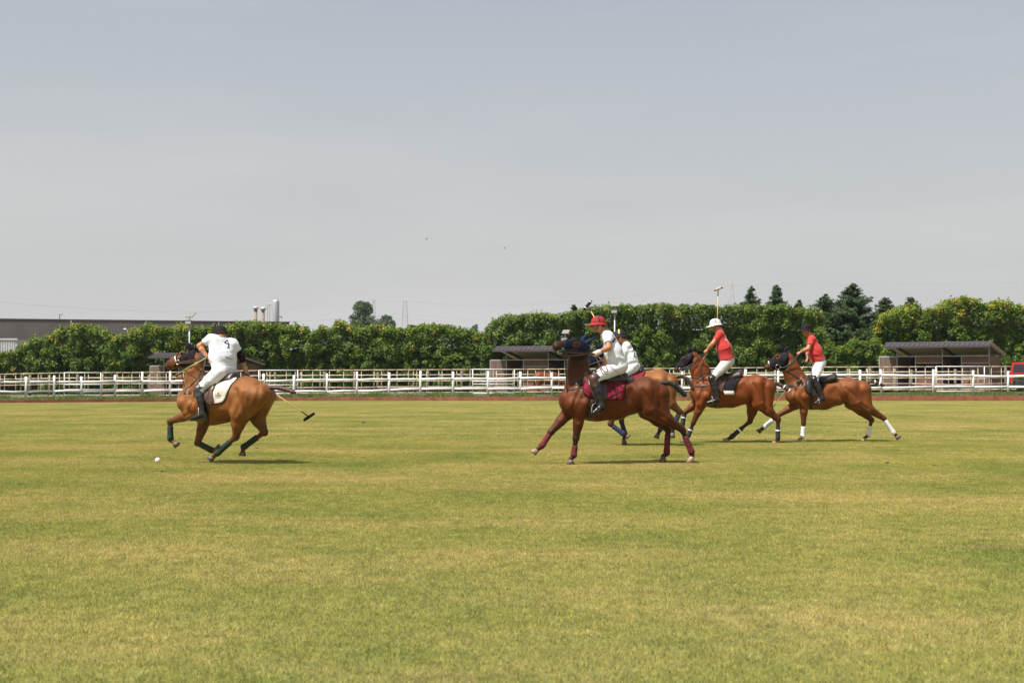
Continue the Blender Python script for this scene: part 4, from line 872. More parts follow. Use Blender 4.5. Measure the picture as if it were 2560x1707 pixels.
    for s_, o_ in (('L', 1), ('R', -1)):
        a = J[s_ + 'sh'] + side * o_ * .055 + dn * .045; b = J[s_ + 'hip'] - dn * .03 + dn * ext
        Bt.rc(a, a * .5 + b * .5, .112, .134 * lw, k=.06); Bt.rc(a * .5 + b * .5, b, .134 * lw, .140 * lw, k=.06, cut=True)
    Bt.rc(nb + dn * .05, shc * .5 + hipc * .5, .092, .138 * lw, k=.06); Bt.rc(shc * .5 + hipc * .5, hipc - dn * .03 + dn * ext, .138 * lw, .145 * lw, k=.06, cut=True)
    Bt.rc(nb - dn * .01, nb + dn * .05, .066, .08, k=.05, cut0=True)
    for s_ in 'LR':
        e = J[s_ + 'sh'] + (J[s_ + 'el'] - J[s_ + 'sh']) * S.get('sleeve', .62)
        Bt.rc(J[s_ + 'sh'] * .7 + nb * .3, J[s_ + 'sh'], .07, .078, k=.05); Bt.rc(J[s_ + 'sh'], e, .078, .074, k=.04, cut=True)
        if S.get('long'): Bt.rc(e, J[s_ + 'el'], .07, .062, k=.03); Bt.rc(J[s_ + 'el'], J[s_ + 'wr'], .06, .04, k=.03, cut=True)
    shirt = organic(Bt, 'shirt', S['shirt'], root, it=1, wrinkle=.029, wf=23, seed=S['seed'], fold=True)
    st = BVHTree.FromPolygons([tuple(v) for v in Bt.V.tolist()], [tuple(q) for q in Bt.F.tolist()])
    Mn = frame(unit(nb - shc + up * .1)); pts = [nb - dn * .012 + Mn @ np.array([.068 * math.cos(a), .068 * math.sin(a), .004]) for a in np.linspace(0, 2 * math.pi, 21)]
    MB().ribbon(pts, [unit(p - nb) for p in pts], .045, .012).build('collar', S.get('collar', S['shirt']), shirt, True)
    # breeches
    Bb = Body(.0105)
    wst = hipc - dn * .10
    Bb.rc(wst, hipc, .125, .14, k=.05, n=side, sc=.9, cut0=True); Bb.rc(J['Lhip'], J['Rhip'], .135, .135, k=.05)
    bk = unit(np.cross(side, dn)); bk = bk if np.dot(bk, fd) < 0 else -bk
    for s_ in 'LR':
        Bb.rc(J[s_ + 'hip'] + bk * .035 + UP * .01, J[s_ + 'hip'] * .7 + J[s_ + 'kn'] * .3 + bk * .01, .124, .115, k=.05)
        Bb.rc(J[s_ + 'hip'], J[s_ + 'hip'] * .45 + J[s_ + 'kn'] * .55, .118, .102, k=.05); Bb.rc(J[s_ + 'hip'] * .45 + J[s_ + 'kn'] * .55, J[s_ + 'kn'], .102, .070, k=.04); Bb.rc(J[s_ + 'kn'], J[s_ + 'kn'] * .7 + J[s_ + 'an'] * .3, .066, .058, k=.03)
    organic(Bb, 'breeches', S['breech'], root, it=1, wrinkle=.018, wf=30, seed=S['seed'] + 5, fold=True)
    pts = [wst + dn * .02 + side * math.cos(a) * .148 + bk * math.sin(a) * .132 for a in np.linspace(0, 2 * math.pi, 25)]
    MB().ribbon(pts, [unit(p - wst) for p in pts], .032, .008).build('belt', S.get('belt', M_breech2), root, True)
    # boots and knee guards
    for s_ in 'LR':
        k_, a_, t_ = J[s_ + 'kn'], J[s_ + 'an'], J[s_ + 'toe']; Bo = Body(.0105); ax = unit(t_ - a_); sh = unit(a_ - k_)
        Bo.rc(k_ + sh * .09, k_ * .5 + a_ * .5, .074, .067, k=.02, cut0=True); Bo.rc(k_ * .5 + a_ * .5, a_, .067, .048, k=.03)
        heel = a_ - ax * .045 + sh * .055; Bo.rc(a_, heel, .05, .036, k=.03); Bo.rc(a_ + sh * .02, a_ + (t_ - a_) * .55 + sh * .03, .05, .042, k=.03); Bo.rc(a_ + (t_ - a_) * .55 + sh * .03, t_ + sh * .03, .042, .033, k=.02); Bo.rc(heel + sh * .012, heel + sh * .03, .03, .03, k=.01)
        bt = organic(Bo, 'riding_boot', S.get('boot', M_boot), root, it=1, wrinkle=.003, wf=60, seed=3)
        sl = MB(); sl.ribbon([heel + sh * .045 - ax * .03, a_ + (t_ - a_) * .5 + sh * .078, t_ + sh * .066 + ax * .02], [sh] * 3, .07, .014); sl.build('sole', M_leather, bt)
        th = unit(J[s_ + 'hip'] - k_); fr = unit(-sh + th); kn = -unit(th * .5 - sh * .5 + 0); kf = unit(np.cross(fig.n, sh)); kf = kf if kf[0] < 0 else -kf
        Bk = Body(.0105); Bk.rc(k_ + th * .07 + kf * .012, k_ + kf * .018, .078, .080, k=.02, cut0=True); Bk.rc(k_ + kf * .018, k_ + sh * .17 + kf * .012, .080, .068, k=.02, cut=True); Bk.rc(k_ + kf * .05, k_ + kf * .05 + sh * .03, .052, .05, k=.02)
        kg = organic(Bk, 'knee_guard', S.get('guard', M_boot), root)
        for q in (.03, -.13):
            cc = k_ + kf * .01 + (th * q if q > 0 else sh * -q); Mz = frame(sh); rr = .084 if q > 0 else .076
            ps = [cc + Mz @ np.array([rr * math.cos(a), rr * math.sin(a), 0]) for a in np.linspace(0, 2 * math.pi, 19)]; MB().ribbon(ps, [unit(p - cc) for p in ps], .02, .006).build('guard_strap', M_leather, kg, True)
    # helmet
    hc = c + up * .036; nA = 32; rings = []
    prof = [(0.02, .118, 0), (.35, .112, 0), (.62, .096, 0), (.83, .07, 0), (.95, .035, 0), (1.0, .0, 0), (1.0, -.012, .0), (1.02, -.02, .35), (1.03, -.03, 1.0), (1.02, -.036, 1.0), (.97, -.026, .3), (.94, -.012, 0), (.92, .03, 0), (.78, .066, 0), (.3, .105, 0)]
    Vh = []
    for (s_, z, b_) in prof:
        for j in range(nA):
            a = 2 * math.pi * j / nA; ca = math.cos(a); e = b_ * (.018 + S.get('brim', .075) * max(0, ca) ** 1.6 + .012 * max(0, -ca)); drop = -.012 * max(0, ca) * b_ - (.022 * max(0, -ca) if z < 0 else 0)
            Vh.append(hc + fd * ca * (.130 * s_ + e) + sd * math.sin(a) * (.110 * s_ + e * .8) + up * (z + drop))
    Fh = [(i * nA + j, i * nA + (j + 1) % nA, (i + 1) * nA + (j + 1) % nA, (i + 1) * nA + j) for i in range(len(prof) - 1) for j in range(nA)] + [tuple(range(nA))[::-1], tuple((len(prof) - 1) * nA + j for j in range(nA))]
    hm = obj('helmet', Vh, Fh, S['helmet'], root, True)
    for (m_, w_, ax_) in S.get('stripe', ()):
        ps = []
        for a in np.linspace(-1.35, 1.35, 15):
            v = (sd if ax_ == 's' else fd); rr = (.113 if ax_ == 's' else .133); ps.append(hc + v * math.sin(a) * rr + up * (math.cos(a) * .121))
        MB().ribbon(ps, [unit(p - hc) for p in ps], w_, .004).build('helmet_stripe', m_, hm)
    pts = [c + sd * .092 + up * .03, c + sd * .085 + fd * .02 - up * .02, c + sd * .066 + fd * .045 - up * .08, c + fd * .05 - up * .128, c - sd * .066 + fd * .045 - up * .08, c - sd * .085 + fd * .02 - up * .02, c - sd * .092 + up * .03]
    MB().ribbon(pts, [unit(p - c) for p in pts], .016, .005).build('chin_strap', M_leather, hm)
    return dict(root=root, J=J, shirt=shirt, tree=st, fig=fig, fd=fd, up=up, sd=sd, hc=hc)
def glove(R_, s_, m):
    J = R_['J']; B = Body(.0085); w = J[s_ + 'wr']; d = unit(w - J[s_ + 'el']); B.rc(w - d * .045, w + d * .02, .037, .036, k=.02, cut0=True); B.rc(w + d * .01, w + d * .085, .042, .044, k=.02, n=R_['fig'].n, sc=1.2)
    organic(B, 'glove', m, R_['root'])
R1 = make_rider('player in white number 4 shirt seen from behind, leaning back with his mallet', F1, dict(seed=11, shirt=M_white, breech=M_breech, helmet=M_hblack, boot=M_boot, guard=mat('grey_guard_leather', (.05, .045, .045), .4, .3), hem=.05, loose=.98,
    face=(-.72, .62, -.28), up=(-.12, .1, 1), Lhand=(.4, .4, -.3), Rhand=(.5, .2, -1), brim=.075,
    J=dict(head=(692, 212, .07), neck=(702, 240, .02), Lsh=(600, 252, -.1), Rsh=(815, 300, .12), Lel=(492, 325, -.16), Rel=(892, 415, .22), Lwr=(560, 425, -.18), Rwr=(928, 535, .27),
           Lhip=(690, 575, -.11), Rhip=(765, 580, .11), Lkn=(492, 738, -.34), Rkn=(560, 735, .36), Lan=(522, 968, -.37), Ran=(570, 970, .38), Ltoe=(418, 1000, -.37), Rtoe=(470, 1000, .38))))
def c1(x, y): return (x * .3902 + 114.7, y * .3902 + 38.2)
strokes(F1, [[c1(*p) for p in l] for l in ([(1655, 582), (1582, 648)], [(1578, 650), (1708, 694)], [(1660, 585), (1684, 770)], [(1640, 764), (1704, 774)])], .017, M_inkblue, R1['shirt'], 'shirt_number', R1['tree'], off=.004)
strokes(F1, [[c1(*p) for p in l] for l in ([(1595, 1015), (1615, 990), (1625, 1025), (1640, 985), (1645, 1030)], [(1645, 1030), (1665, 1020), (1680, 1045), (1700, 1030), (1715, 1055), (1735, 1040), (1760, 1065), (1795, 1050)])], .006, M_inkblue, R1['shirt'], 'shirt_print', R1['tree'], off=.004)
Be = Body(.01); J = R1['J']; Be.rc(J['Rsh'] * .35 + J['Rel'] * .65, J['Rel'], .062, .064, k=.02, cut0=True); Be.rc(J['Rel'], J['Rel'] * .45 + J['Rwr'] * .55, .064, .05, k=.02, cut=True); organic(Be, 'elbow_pad', M_blackcloth, R1['root'])
glove(R1, 'R', mat('tan_glove', (.42, .27, .17), .8, .2, 40, .4))
R2 = make_rider('player in red cloth helmet and white shirt with brown knee guards on the dark bay', F2, dict(seed=23, shirt=M_white, breech=M_breech, helmet=M_hred, guard=mat('brown_guard_leather', (.085, .04, .032), .35, .25, 20, .2, 60, spec=.5), hem=.0, loose=1.1, shades=True, collar=M_inkblue, belt=M_blackcloth,
    face=(-1, -.08, -.05), up=(-.05, 0, 1), stripe=[(M_inkblue, .028, 's')],
    J=dict(head=(684, 285, 0), neck=(735, 345, 0), Lsh=(768, 378, -.19), Rsh=(752, 378, .19), Lel=(772, 485, -.30), Rel=(770, 520, .30), Lwr=(690, 522, -.22), Rwr=(756, 425, .34),
           Lhip=(862, 650, -.11), Rhip=(858, 650, .11), Lkn=(652, 752, -.35), Rkn=(640, 735, .35), Lan=(708, 985, -.38), Ran=(690, 975, .38), Ltoe=(640, 1035, -.44), Rtoe=(600, 1020, .40))))
for seg in ([(692, 432), (706, 440), (722, 446)], [(800, 434), (815, 426), (828, 402)]): strokes(F2, [seg], .034, M_inkblue, R2['shirt'], 'chest_band', R2['tree'], off=.006, t=.006)
glove(R2, 'L', mat('white_glove', (.62, .60, .58), .8, .3, 60, .4))
def c2(x, y): return ((70 + x / 9.8) * 3.4844, (10 + y / 9.8) * 3.4844)
R3 = make_rider('player in navy helmet with yellow stripe and white shirt behind the dark bay', F3, dict(seed=31, shirt=M_white, breech=M_breech, helmet=M_hnavy, hem=.06, loose=1.06, long=True, brim=.03,
    face=(-1, .12, -.12), stripe=[(mat('yellow_tape', (.75, .52, .02), .5), .03, 's')],
    J=dict(head=(868, 388, 0), neck=(915, 440, 0), Lsh=(930, 468, -.2), Rsh=(920, 468, .2), Lel=(895, 560, -.25), Rel=(890, 560, .25), Lwr=(835, 595, -.16), Rwr=(835, 590, .12),
           Lhip=(985, 655, -.11), Rhip=(985, 655, .11), Lkn=(852, 745, -.34), Rkn=(850, 745, .34), Lan=(900, 915, -.37), Ran=(900, 915, .37), Ltoe=(840, 945, -.38), Rtoe=(840, 945, .38))))
strokes(F3, [[c2(*p) for p in [(2082, 1330), (2090, 1295), (2112, 1292), (2128, 1335), (2120, 1400), (2104, 1480)]], [c2(2104, 1480), c2(2160, 1482)]], .020, M_inkblue, R3['shirt'], 'shirt_number', R3['tree'], off=.004)
R4 = make_rider('player in white helmet and red shirt holding his mallet straight up', F4, dict(seed=41, shirt=M_red, breech=M_breech2, helmet=M_hwhite, hem=-.02, loose=1.18, face=(-.97, -.05, -.2), brim=.085, stripe=[(M_leather, .02, 's')], belt=mat('white_belt', (.7, .7, .68), .5),
    J=dict(head=(470, 412, 0), neck=(505, 462, 0), Lsh=(508, 492, -.19), Rsh=(510, 490, .19), Lel=(442, 582, -.25), Rel=(530, 580, .32), Lwr=(398, 632, -.2), Rwr=(482, 560, .28),
           Lhip=(578, 745, -.11), Rhip=(580, 745, .11), Lkn=(442, 898, -.35), Rkn=(470, 890, .35), Lan=(485, 1085, -.38), Ran=(500, 1080, .38), Ltoe=(395, 1105, -.38), Rtoe=(410, 1100, .38))))
strokes(F4, [[(574, 506), (557, 546)], [(556, 545), (594, 557)], [(572, 508), (584, 574)]], .016, M_sheep, R4['shirt'], 'shirt_number', R4['tree'], off=.004)
R5 = make_rider('player in black helmet, sunglasses and red shirt standing in the stirrups at right', F5, dict(seed=53, shirt=M_red, breech=M_breech, helmet=M_hblack, hem=-.02, loose=1.12, shades=True, face=(-.80, -.58, -.05), belt=M_leather, brim=.07,
    J=dict(head=(672, 208, 0), neck=(712, 272, 0), Lsh=(738, 312, -.18), Rsh=(722, 312, .19), Lel=(692, 425, -.28), Rel=(690, 460, .27), Lwr=(612, 458, -.18), Rwr=(690, 535, .2),
           Lhip=(822, 590, -.11), Rhip=(812, 590, .11), Lkn=(772, 775, -.34), Rkn=(760, 770, .35), Lan=(848, 985, -.38), Ran=(830, 980, .38), Ltoe=(775, 1035, -.38), Rtoe=(760, 1025, .38))))
# ------------------------------------------------------------------ mallets, whip, ball
M_cane = mat('bamboo_cane', (.58, .38, .16), .45, .2, 30, stretch=(1, 1, 1)); M_grip = mat('dark_grip_tape', (.02, .018, .02), .8)
def mallet(label, hand, head, hdir, mh, cane=M_cane, bands=None, length=.24):
    hand = np.array(hand); head = np.array(head); d = unit(head - hand); root = empty('polo_mallet', hand, label, 'mallet', 'polo mallets')
    MB().tube([hand, hand * .5 + head * .5, head], [.011, .0095, .0085], 8).build('cane', cane, root, True)
    MB().tube([hand - d * .10, hand - d * .04, hand + d * .14], [.018, .016, .015], 8).build('grip', M_grip, root, True)
    MB().tube([head - d * .17, head - d * .02], [.0105, .012], 8).build('cane_binding', M_grip, root, True)
    h = unit(hdir); P = [head + h * length * t for t in (-.5, -.46, -.3, 0, .3, .46, .5)]
    o = MB().tube(P, [.012, .022, .027, .028, .027, .022, .012], 12).build('mallet_head', mh, root, True)
    if bands is not None:
        for t in (-.34, .3): MB().tube([head + h * length * t, head + h * length * (t + .06)], .0285, 12).build('head_band', bands, o, True)
m1h = F1.pt(945, 598, .27); mallet('mallet trailing behind the galloping chestnut, black head low', m1h, F1.pt(1540, 1000, .22), F1.pt(1597, 965, .22) - F1.pt(1485, 1040, .22), M_hblack)
J = R2['J']; mallet('mallet sloping up behind the red helmet, dark head with pale bands', J['Rwr'] + np.array([0, .03, .02]), at(1300 + 590 / 3.4844, 730 + 116 / 3.4844, 25.15), at(1300 + 622 / 3.4844, 730 + 76 / 3.4844, 25.2) - at(1300 + 556 / 3.4844, 730 + 152 / 3.4844, 25.1), M_hblack, bands=M_sheep)
J = R4['J']; mallet('mallet held upright above the white helmet, pale ended head', J['Rwr'] + np.array([0, 0, .05]), F4.pt(494, 80, .3), F4.pt(530, 66, .3) - F4.pt(458, 94, .3), mat('worn_mallet_wood', (.42, .33, .24), .6, .5, 40), bands=M_grip)
J = R5['J']; mallet('mallet hanging down ahead of the white-bandaged chestnut', J['Rwr'] + np.array([0, 0, -.06]), F5.pt(262, 1128, .45), F5.pt(240, 1105, .45) - F5.pt(285, 1150, .45), mat('worn_mallet_wood', (.28, .18, .11)))
w = MB().tube([F1.pt(560, 437, -.2), F1.pt(400, 522, -.26), F1.pt(218, 628, -.3)], [.008, .006, .004], 7).build('riding_whip', mat('green_whip', (.32, .48, .16), .5), None, True, base=F1.pt(560, 437, -.2)); tag(w, 'thin green whip in the left hand of the number 4 player', 'whip')
bp = at(370 + 92 / 3.8244, 780 + 1414 / 3.8244, 24.0); bD = 1.41 * FPX / (1149.8 - HORIZON); bp = at(394.1, 1149.8, bD)
mb = MB().ball((bp[0], bp[1], .043), .043, 20, 12); o = mb.build('polo_ball', mat('white_ball', (.82, .82, .80), .4, .05), None, True, base=(bp[0], bp[1], 0)); tag(o, 'white polo ball on the grass ahead of the galloping chestnut', 'ball')

# kicked-up turf clods lying on the field
rc_ = np.random.default_rng(77); mb = MB(); M_clod = mat('dark_turf_clod', (.055, .042, .022), .95, .4, 20, .5, 40)
spots = [(909, 1057, .06), (640, 1121, .03), (1595, 1051, .04), (406, 1179, .03), (2216, 1158, .035), (2336, 1164, .03)]
for (px, py, rr) in spots:
    D_ = CAM_H * FPX / (py - HORIZON); x_ = gx(px, D_)
    for j in range(3): mb.ball((x_ + rc_.normal(0, rr * .7), D_ + rc_.normal(0, rr * .7), rr * .25), (rr * rc_.uniform(.5, 1.1), rr * rc_.uniform(.5, 1.1), rr * rc_.uniform(.35, .7)), 6, 4, rotz(rc_.uniform(0, 3)))
tag(mb.build('turf_clods', M_clod, None), 'small dark clods of turf scattered over the field', 'turf', kind='stuff')
# ------------------------------------------------------------------ foliage
def leaf_mat(name, a, b, y=None, rough=.5, trans=.2):
    m = bpy.data.materials.new(name); m.use_nodes = True; n = m.node_tree; l = n.links.new; p = n.nodes['Principled BSDF']; p.inputs['Roughness'].default_value = rough; p.inputs['Specular IOR Level'].default_value = .28
    at_ = n.nodes.new('ShaderNodeAttribute'); at_.attribute_name = 'tone'; r = n.nodes.new('ShaderNodeValToRGB'); e = r.color_ramp.elements; e[0].color = (*a, 1); e[0].position = .1; e[1].color = (*b, 1); e[1].position = .72
    if y: q = e.new(.97); q.color = (*y, 1)
    l(at_.outputs['Fac'], r.inputs[0]); l(r.outputs[0], p.inputs['Base Color']); tr = n.nodes.new('ShaderNodeBsdfTranslucent'); l(r.outputs[0], tr.inputs[0]); ms = n.nodes.new('ShaderNodeMixShader'); ms.inputs[0].default_value = trans
    l(p.outputs[0], ms.inputs[1]); l(tr.outputs[0], ms.inputs[2]); l(ms.outputs[0], n.nodes['Material Output'].inputs[0]); return m
M_laurel = leaf_mat('laurel_leaves', (.036, .085, .009), (.130, .200, .018), (.36, .31, .035)); M_laurel2 = leaf_mat('laurel_leaves_deep', (.034, .080, .010), (.120, .185, .022), (.28, .27, .045))
M_fir = leaf_mat('fir_needles', (.018, .045, .013), (.052, .092, .026), None, .55, .1); M_broad = leaf_mat('broadleaf', (.04, .075, .022), (.085, .12, .035), None, .5, .2); M_far = leaf_mat('far_broadleaf', (.04, .07, .03), (.07, .10, .045), None, .6, .2)
M_bark = mat('bark', (.07, .05, .035), .9, .3, 8, .5, 20); M_core = mat('inner_twigs', (.028, .050, .010), .9, .4, 3)
rl = np.random.default_rng(21)
def leaves(C, N, size, tone, jitter=.7, aspect=.62):
    """one pointed, slightly folded leaf per centre, roughly facing N"""
    n = len(C); N = N + rl.normal(0, jitter, (n, 3)); N /= np.linalg.norm(N, axis=1)[:, None]; r = rl.normal(size=(n, 3)); u = np.cross(N, r); u /= np.linalg.norm(u, axis=1)[:, None]; v = np.cross(N, u); s = (size * rl.uniform(.65, 1.35, n))[:, None]
    V = np.stack([C - u * s * .5, C + v * s * aspect * .5 - N * s * .06, C + u * s * .5, C - v * s * aspect * .5 - N * s * .06], 1).reshape(-1, 3); F = np.arange(4 * n).reshape(-1, 4); return V, F, np.repeat(np.clip(tone, 0, 1), 4)
def foliage(name, C, N, size, tone, m, parent, **k):
    V, F, t = leaves(C, N, size, tone, **k); o = obj(name, V, F, m, parent); a = o.data.attributes.new('tone', 'FLOAT', 'POINT'); a.data.foreach_set('value', t.astype(np.float32)); return o
def hedge(label, xs_px, ys_px, D, depth, m, per=64, yellow=.0, size=.165, group='laurel hedges', cl=8.5, low=.25, seed=1):
    rg = np.random.default_rng(seed); x0, x1 = gx(xs_px[0], D), gx(xs_px[-1], D); tops = np.array([gz(y, D) for y in ys_px]); X = np.array([gx(p, D) for p in xs_px]); root = empty('hedge', ((x0 + x1) / 2, D + depth / 2, low), label, 'hedge', group)
    top = lambda x: np.interp(x, X, tops)
    # woody core, uneven, set well inside the leaf skin
    cx = np.arange(x0 + .4, x1 - .4, .8); V = []; F = []
    for i, x in enumerate(cx):
        t = top(x) - 1.7 + rg.uniform(-.2, .2); f0 = D + 1.45 + rg.uniform(-.2, .2)
        V += [(x, f0 + .1, low - .1), (x, f0, low + (t - low) * .5), (x, f0 + .25, t), (x, D + depth - .6, t), (x, D + depth - .5, low - .1)]
    for i in range(len(cx) - 1):
        for j in range(4): F.append((i * 5 + j, (i + 1) * 5 + j, (i + 1) * 5 + j + 1, i * 5 + j + 1))
    F += [(0, 1, 2, 3, 4), tuple((len(cx) - 1) * 5 + j for j in (4, 3, 2, 1, 0))]; obj('trunk', V, F, M_core, root)
    W_ = x1 - x0; Hm = float((tops - low).mean()); nf = int(W_ * Hm * cl); ntp = int(W_ * depth * cl * .75)
    fx = rg.uniform(x0, x1, nf); fz = low + rg.uniform(0, 1, nf) ** .9 * (top(fx) - low) * .97; bump = .35 * np.sin(fx * 1.7 + np.sin(fz * 2.1)) + .3 * np.sin(fz * 2.9 + fx * .9); nL = max(4, int(W_ * Hm * .55)); Lx = rg.uniform(x0, x1, nL); Lz = low + rg.uniform(.1, 1, nL) * (top(Lx) - low)
    dl = np.sqrt(np.min((fx[:, None] - Lx[None]) ** 2 + ((fz[:, None] - Lz[None]) * .8) ** 2, 1)); fy = D + .1 + np.minimum(.95, (dl / .62) ** 2 * .6) + rg.uniform(0, .25, nf)
    tx = rg.uniform(x0, x1, ntp); ty = D + rg.uniform(.1, depth, ntp); tz = top(tx) - np.abs(rg.normal(0, .22, ntp)) - .1
    ex = np.concatenate([fx, tx]); ey = np.concatenate([fy, ty]); ez = np.concatenate([fz, tz]); Cc = np.stack([ex, ey, ez], 1)
    cn = np.concatenate([np.tile([0, -.9, .45], (nf, 1)), np.tile([0, -.25, 1.0], (ntp, 1))]); rad = rg.uniform(.2, .46, len(Cc)); ct = rg.normal(.42, .13, len(Cc)); hrel = (ez - low) / (top(ex) - low)
    ct += yellow * np.clip(hrel - .45, 0, 1) * rg.uniform(.3, 1.6, len(Cc))
    k = np.repeat(np.arange(len(Cc)), per); d = rg.normal(size=(len(k), 3)) + cn[k] * .9; d /= np.linalg.norm(d, axis=1)[:, None]; P = Cc[k] + d * (rad[k] * rg.uniform(.55, 1.1, len(k)))[:, None]
    # upright shoots breaking the top line
    ns = int(W_ * 4.5); sx = rg.uniform(x0, x1, ns); sy = D + rg.uniform(.2, depth * .8, ns); sh_ = rg.uniform(.15, .6, ns); kk = np.repeat(np.arange(ns), 16); u = rg.uniform(0, 1, len(kk)); SP = np.stack([sx[kk] + rg.normal(0, .07, len(kk)), sy[kk] + rg.normal(0, .07, len(kk)), top(sx[kk]) - .25 + (u * sh_[kk]) + .1], 1)
    nl = int(W_ * Hm * 150); qx = rg.uniform(x0, x1, nl); IP = np.stack([qx, D + rg.uniform(.95, 1.4, nl), low + rg.uniform(0, 1, nl) * (top(qx) - low - .12)], 1)
    n2 = int(W_ * depth * 260); qx = rg.uniform(x0, x1, n2); IP = np.concatenate([IP, np.stack([qx, D + rg.uniform(.3, depth, n2), top(qx) - rg.uniform(.12, 1.7, n2)], 1)]); nl += n2
    P = np.concatenate([P, IP]); d = np.concatenate([d, np.tile([0, -.8, .5], (nl, 1)) + rg.normal(0, .4, (nl, 3))]); ct = np.concatenate([ct, [.4]]); k = np.concatenate([k, np.full(nl, len(ct) - 1)])
    A = np.concatenate([P, SP]); Nn = np.concatenate([d * .8 + np.array([0, -.1, .5]), rg.normal(size=(len(SP), 3)) + np.array([0, -.3, .5])]); tone = np.concatenate([ct[k] + rg.normal(0, .06, len(k)), rg.normal(.55 + yellow * .4, .15, len(SP))])
    foliage('crown', A, Nn, size, tone, m, root); return root
hx = [-60, 0, 38, 50, 64, 78, 92, 108, 130, 150, 200, 240, 262, 270, 290, 312, 320, 345, 360, 372, 400, 440, 470, 500, 540, 600, 640, 660, 700, 735, 758, 768, 780, 800, 815, 845, 870, 900, 930, 1000, 1060, 1100, 1150, 1175, 1200, 1226]
hy = [885, 880, 876, 856, 838, 846, 850, 838, 826, 813, 810, 822, 828, 848, 836, 838, 824, 812, 804, 815, 818, 811, 816, 812, 815, 806, 804, 808, 812, 811, 814, 832, 828, 812, 822, 801, 813, 816, 814, 818, 808, 812, 818, 824, 834, 843]
hedge('long laurel hedge with yellowing tops running behind the left fence', hx, [v + 5 for v in hy], 112, 2.6, M_laurel, yellow=.42, seed=3)
hedge('tall clipped laurel hedge behind the middle stable and riders', [1208, 1216, 1236, 1262, 1300, 1350, 1400, 1430, 1460, 1500, 1540, 1600, 1650, 1700, 1750, 1800, 1850, 1900, 1960, 2000, 2050, 2066], [850, 826, 802, 793, 789, 786, 790, 783, 776, 769, 764, 769, 762, 768, 766, 769, 766, 766, 766, 774, 775, 800], 111, 2.8, M_laurel2, yellow=.35, seed=5)
hedge('low leafy bushes in front of the dark firs', [2052, 2070, 2090, 2110, 2140, 2170, 2200, 2215], [860, 846, 868, 872, 852, 862, 850, 870], 110.5, 2.0, M_laurel, yellow=.3, seed=6)
hedge('tall uneven laurel hedge with yellow shoots behind the right stable and red car', [2182, 2196, 2215, 2250, 2280, 2300, 2340, 2360, 2378, 2400, 2430, 2460, 2478, 2500, 2530, 2560, 2640], [850, 815, 792, 776, 764, 766, 778, 770, 754, 749, 748, 756, 768, 756, 752, 768, 765], 113, 3.0, M_laurel, yellow=.6, seed=7)

def fir(label, px, pytop, D, wid, zlow=0, seed=1):
    rg = np.random.default_rng(seed); x = gx(px, D); H = gz(pytop, D); root = empty('fir_tree', (x, D, .2), label, 'tree', 'fir trees behind the hedge')
    MB().tube([(x, D, .1), (x + .05, D, H * .6), (x, D, H - .3)], [.03 * H, .016 * H, .01], 8).build('trunk', M_bark, root, True); C = []; N = []; T = []; S_ = []; br = MB(); z = H - .15; lim = []
    zl = max(zlow, .8); wid *= 1.22; nbr = int((H - zl) * 80)
    for b in range(nbr):
        u = rg.uniform(0, 1) ** .8; z = H - .1 - (H - zl) * u; rel = (H - z) / H; lb = wid * 1.12 * (rel ** .78) * rg.uniform(.6, 1.15) * (1 + .12 * math.sin(z * 5)) + .10; a = rg.uniform(0, 6.283); dirv = np.array([math.cos(a), math.sin(a), 0]); ns = max(4, int(lb / .08)); tip = rg.uniform(.1, .5)
        if lb > .8 and b % 3 == 0: br.tube([(x, D, z), tuple(np.array([x, D, z - .08 * lb]) + dirv * lb * .9)], [.02, .006], 4)
        for q in range(ns):
            t = (q + .6) / ns; p = np.array([x, D, z]) + dirv * lb * t + np.array([0, 0, -.38 * lb * t + .32 * lb * t * t * (1 + tip)]); wdt = .26 * lb * (1 - t * .8) + .05
            for w in range(7):
                o = rg.uniform(-1, 1); side = np.array([-dirv[1], dirv[0], 0]); C.append(p + side * o * wdt + dirv * rg.normal(0, .04) + np.array([0, 0, rg.normal(0, .05) - abs(o) * wdt * .2])); N.append(np.array([0, 0, 1.]) + dirv * .3); T.append(rg.normal(.4, .2) + .3 * t); S_.append(.19)
    C = np.array(C); foliage('crown', C, np.array(N), np.array(S_), np.array(T), M_fir, root, jitter=.45, aspect=.42)
    if br.V: tag(br.build('branch', M_bark, root), kind='stuff')
fir('slender fir tip above the hedge right of the upright mallet', 1880, 714, 121, 2.3, 4.0, 1); fir('second fir tip above the hedge, right of the slender one', 1942, 710, 122, 2.1, 4.0, 2); fir('smallest fir tip just clearing the hedge', 1998, 747, 124, 1.5, 4.5, 3); fir('fir left of the largest fir, partly overlapped', 2064, 731, 118, 3.2, 1.0, 4)
fir('largest dark fir standing in the gap of the hedge', 2132, 706, 116, 4.2, .8, 5); fir('fir to the right of the largest fir with bare spike', 2214, 742, 120, 3.4, 2.0, 6); fir('fir tip above the right hedge', 2278, 738, 122, 2.2, 4.0, 7); fir('small dark fir tip above the hedge near the slanting mallet', 1436, 761, 122, 1.9, 4.5, 8)
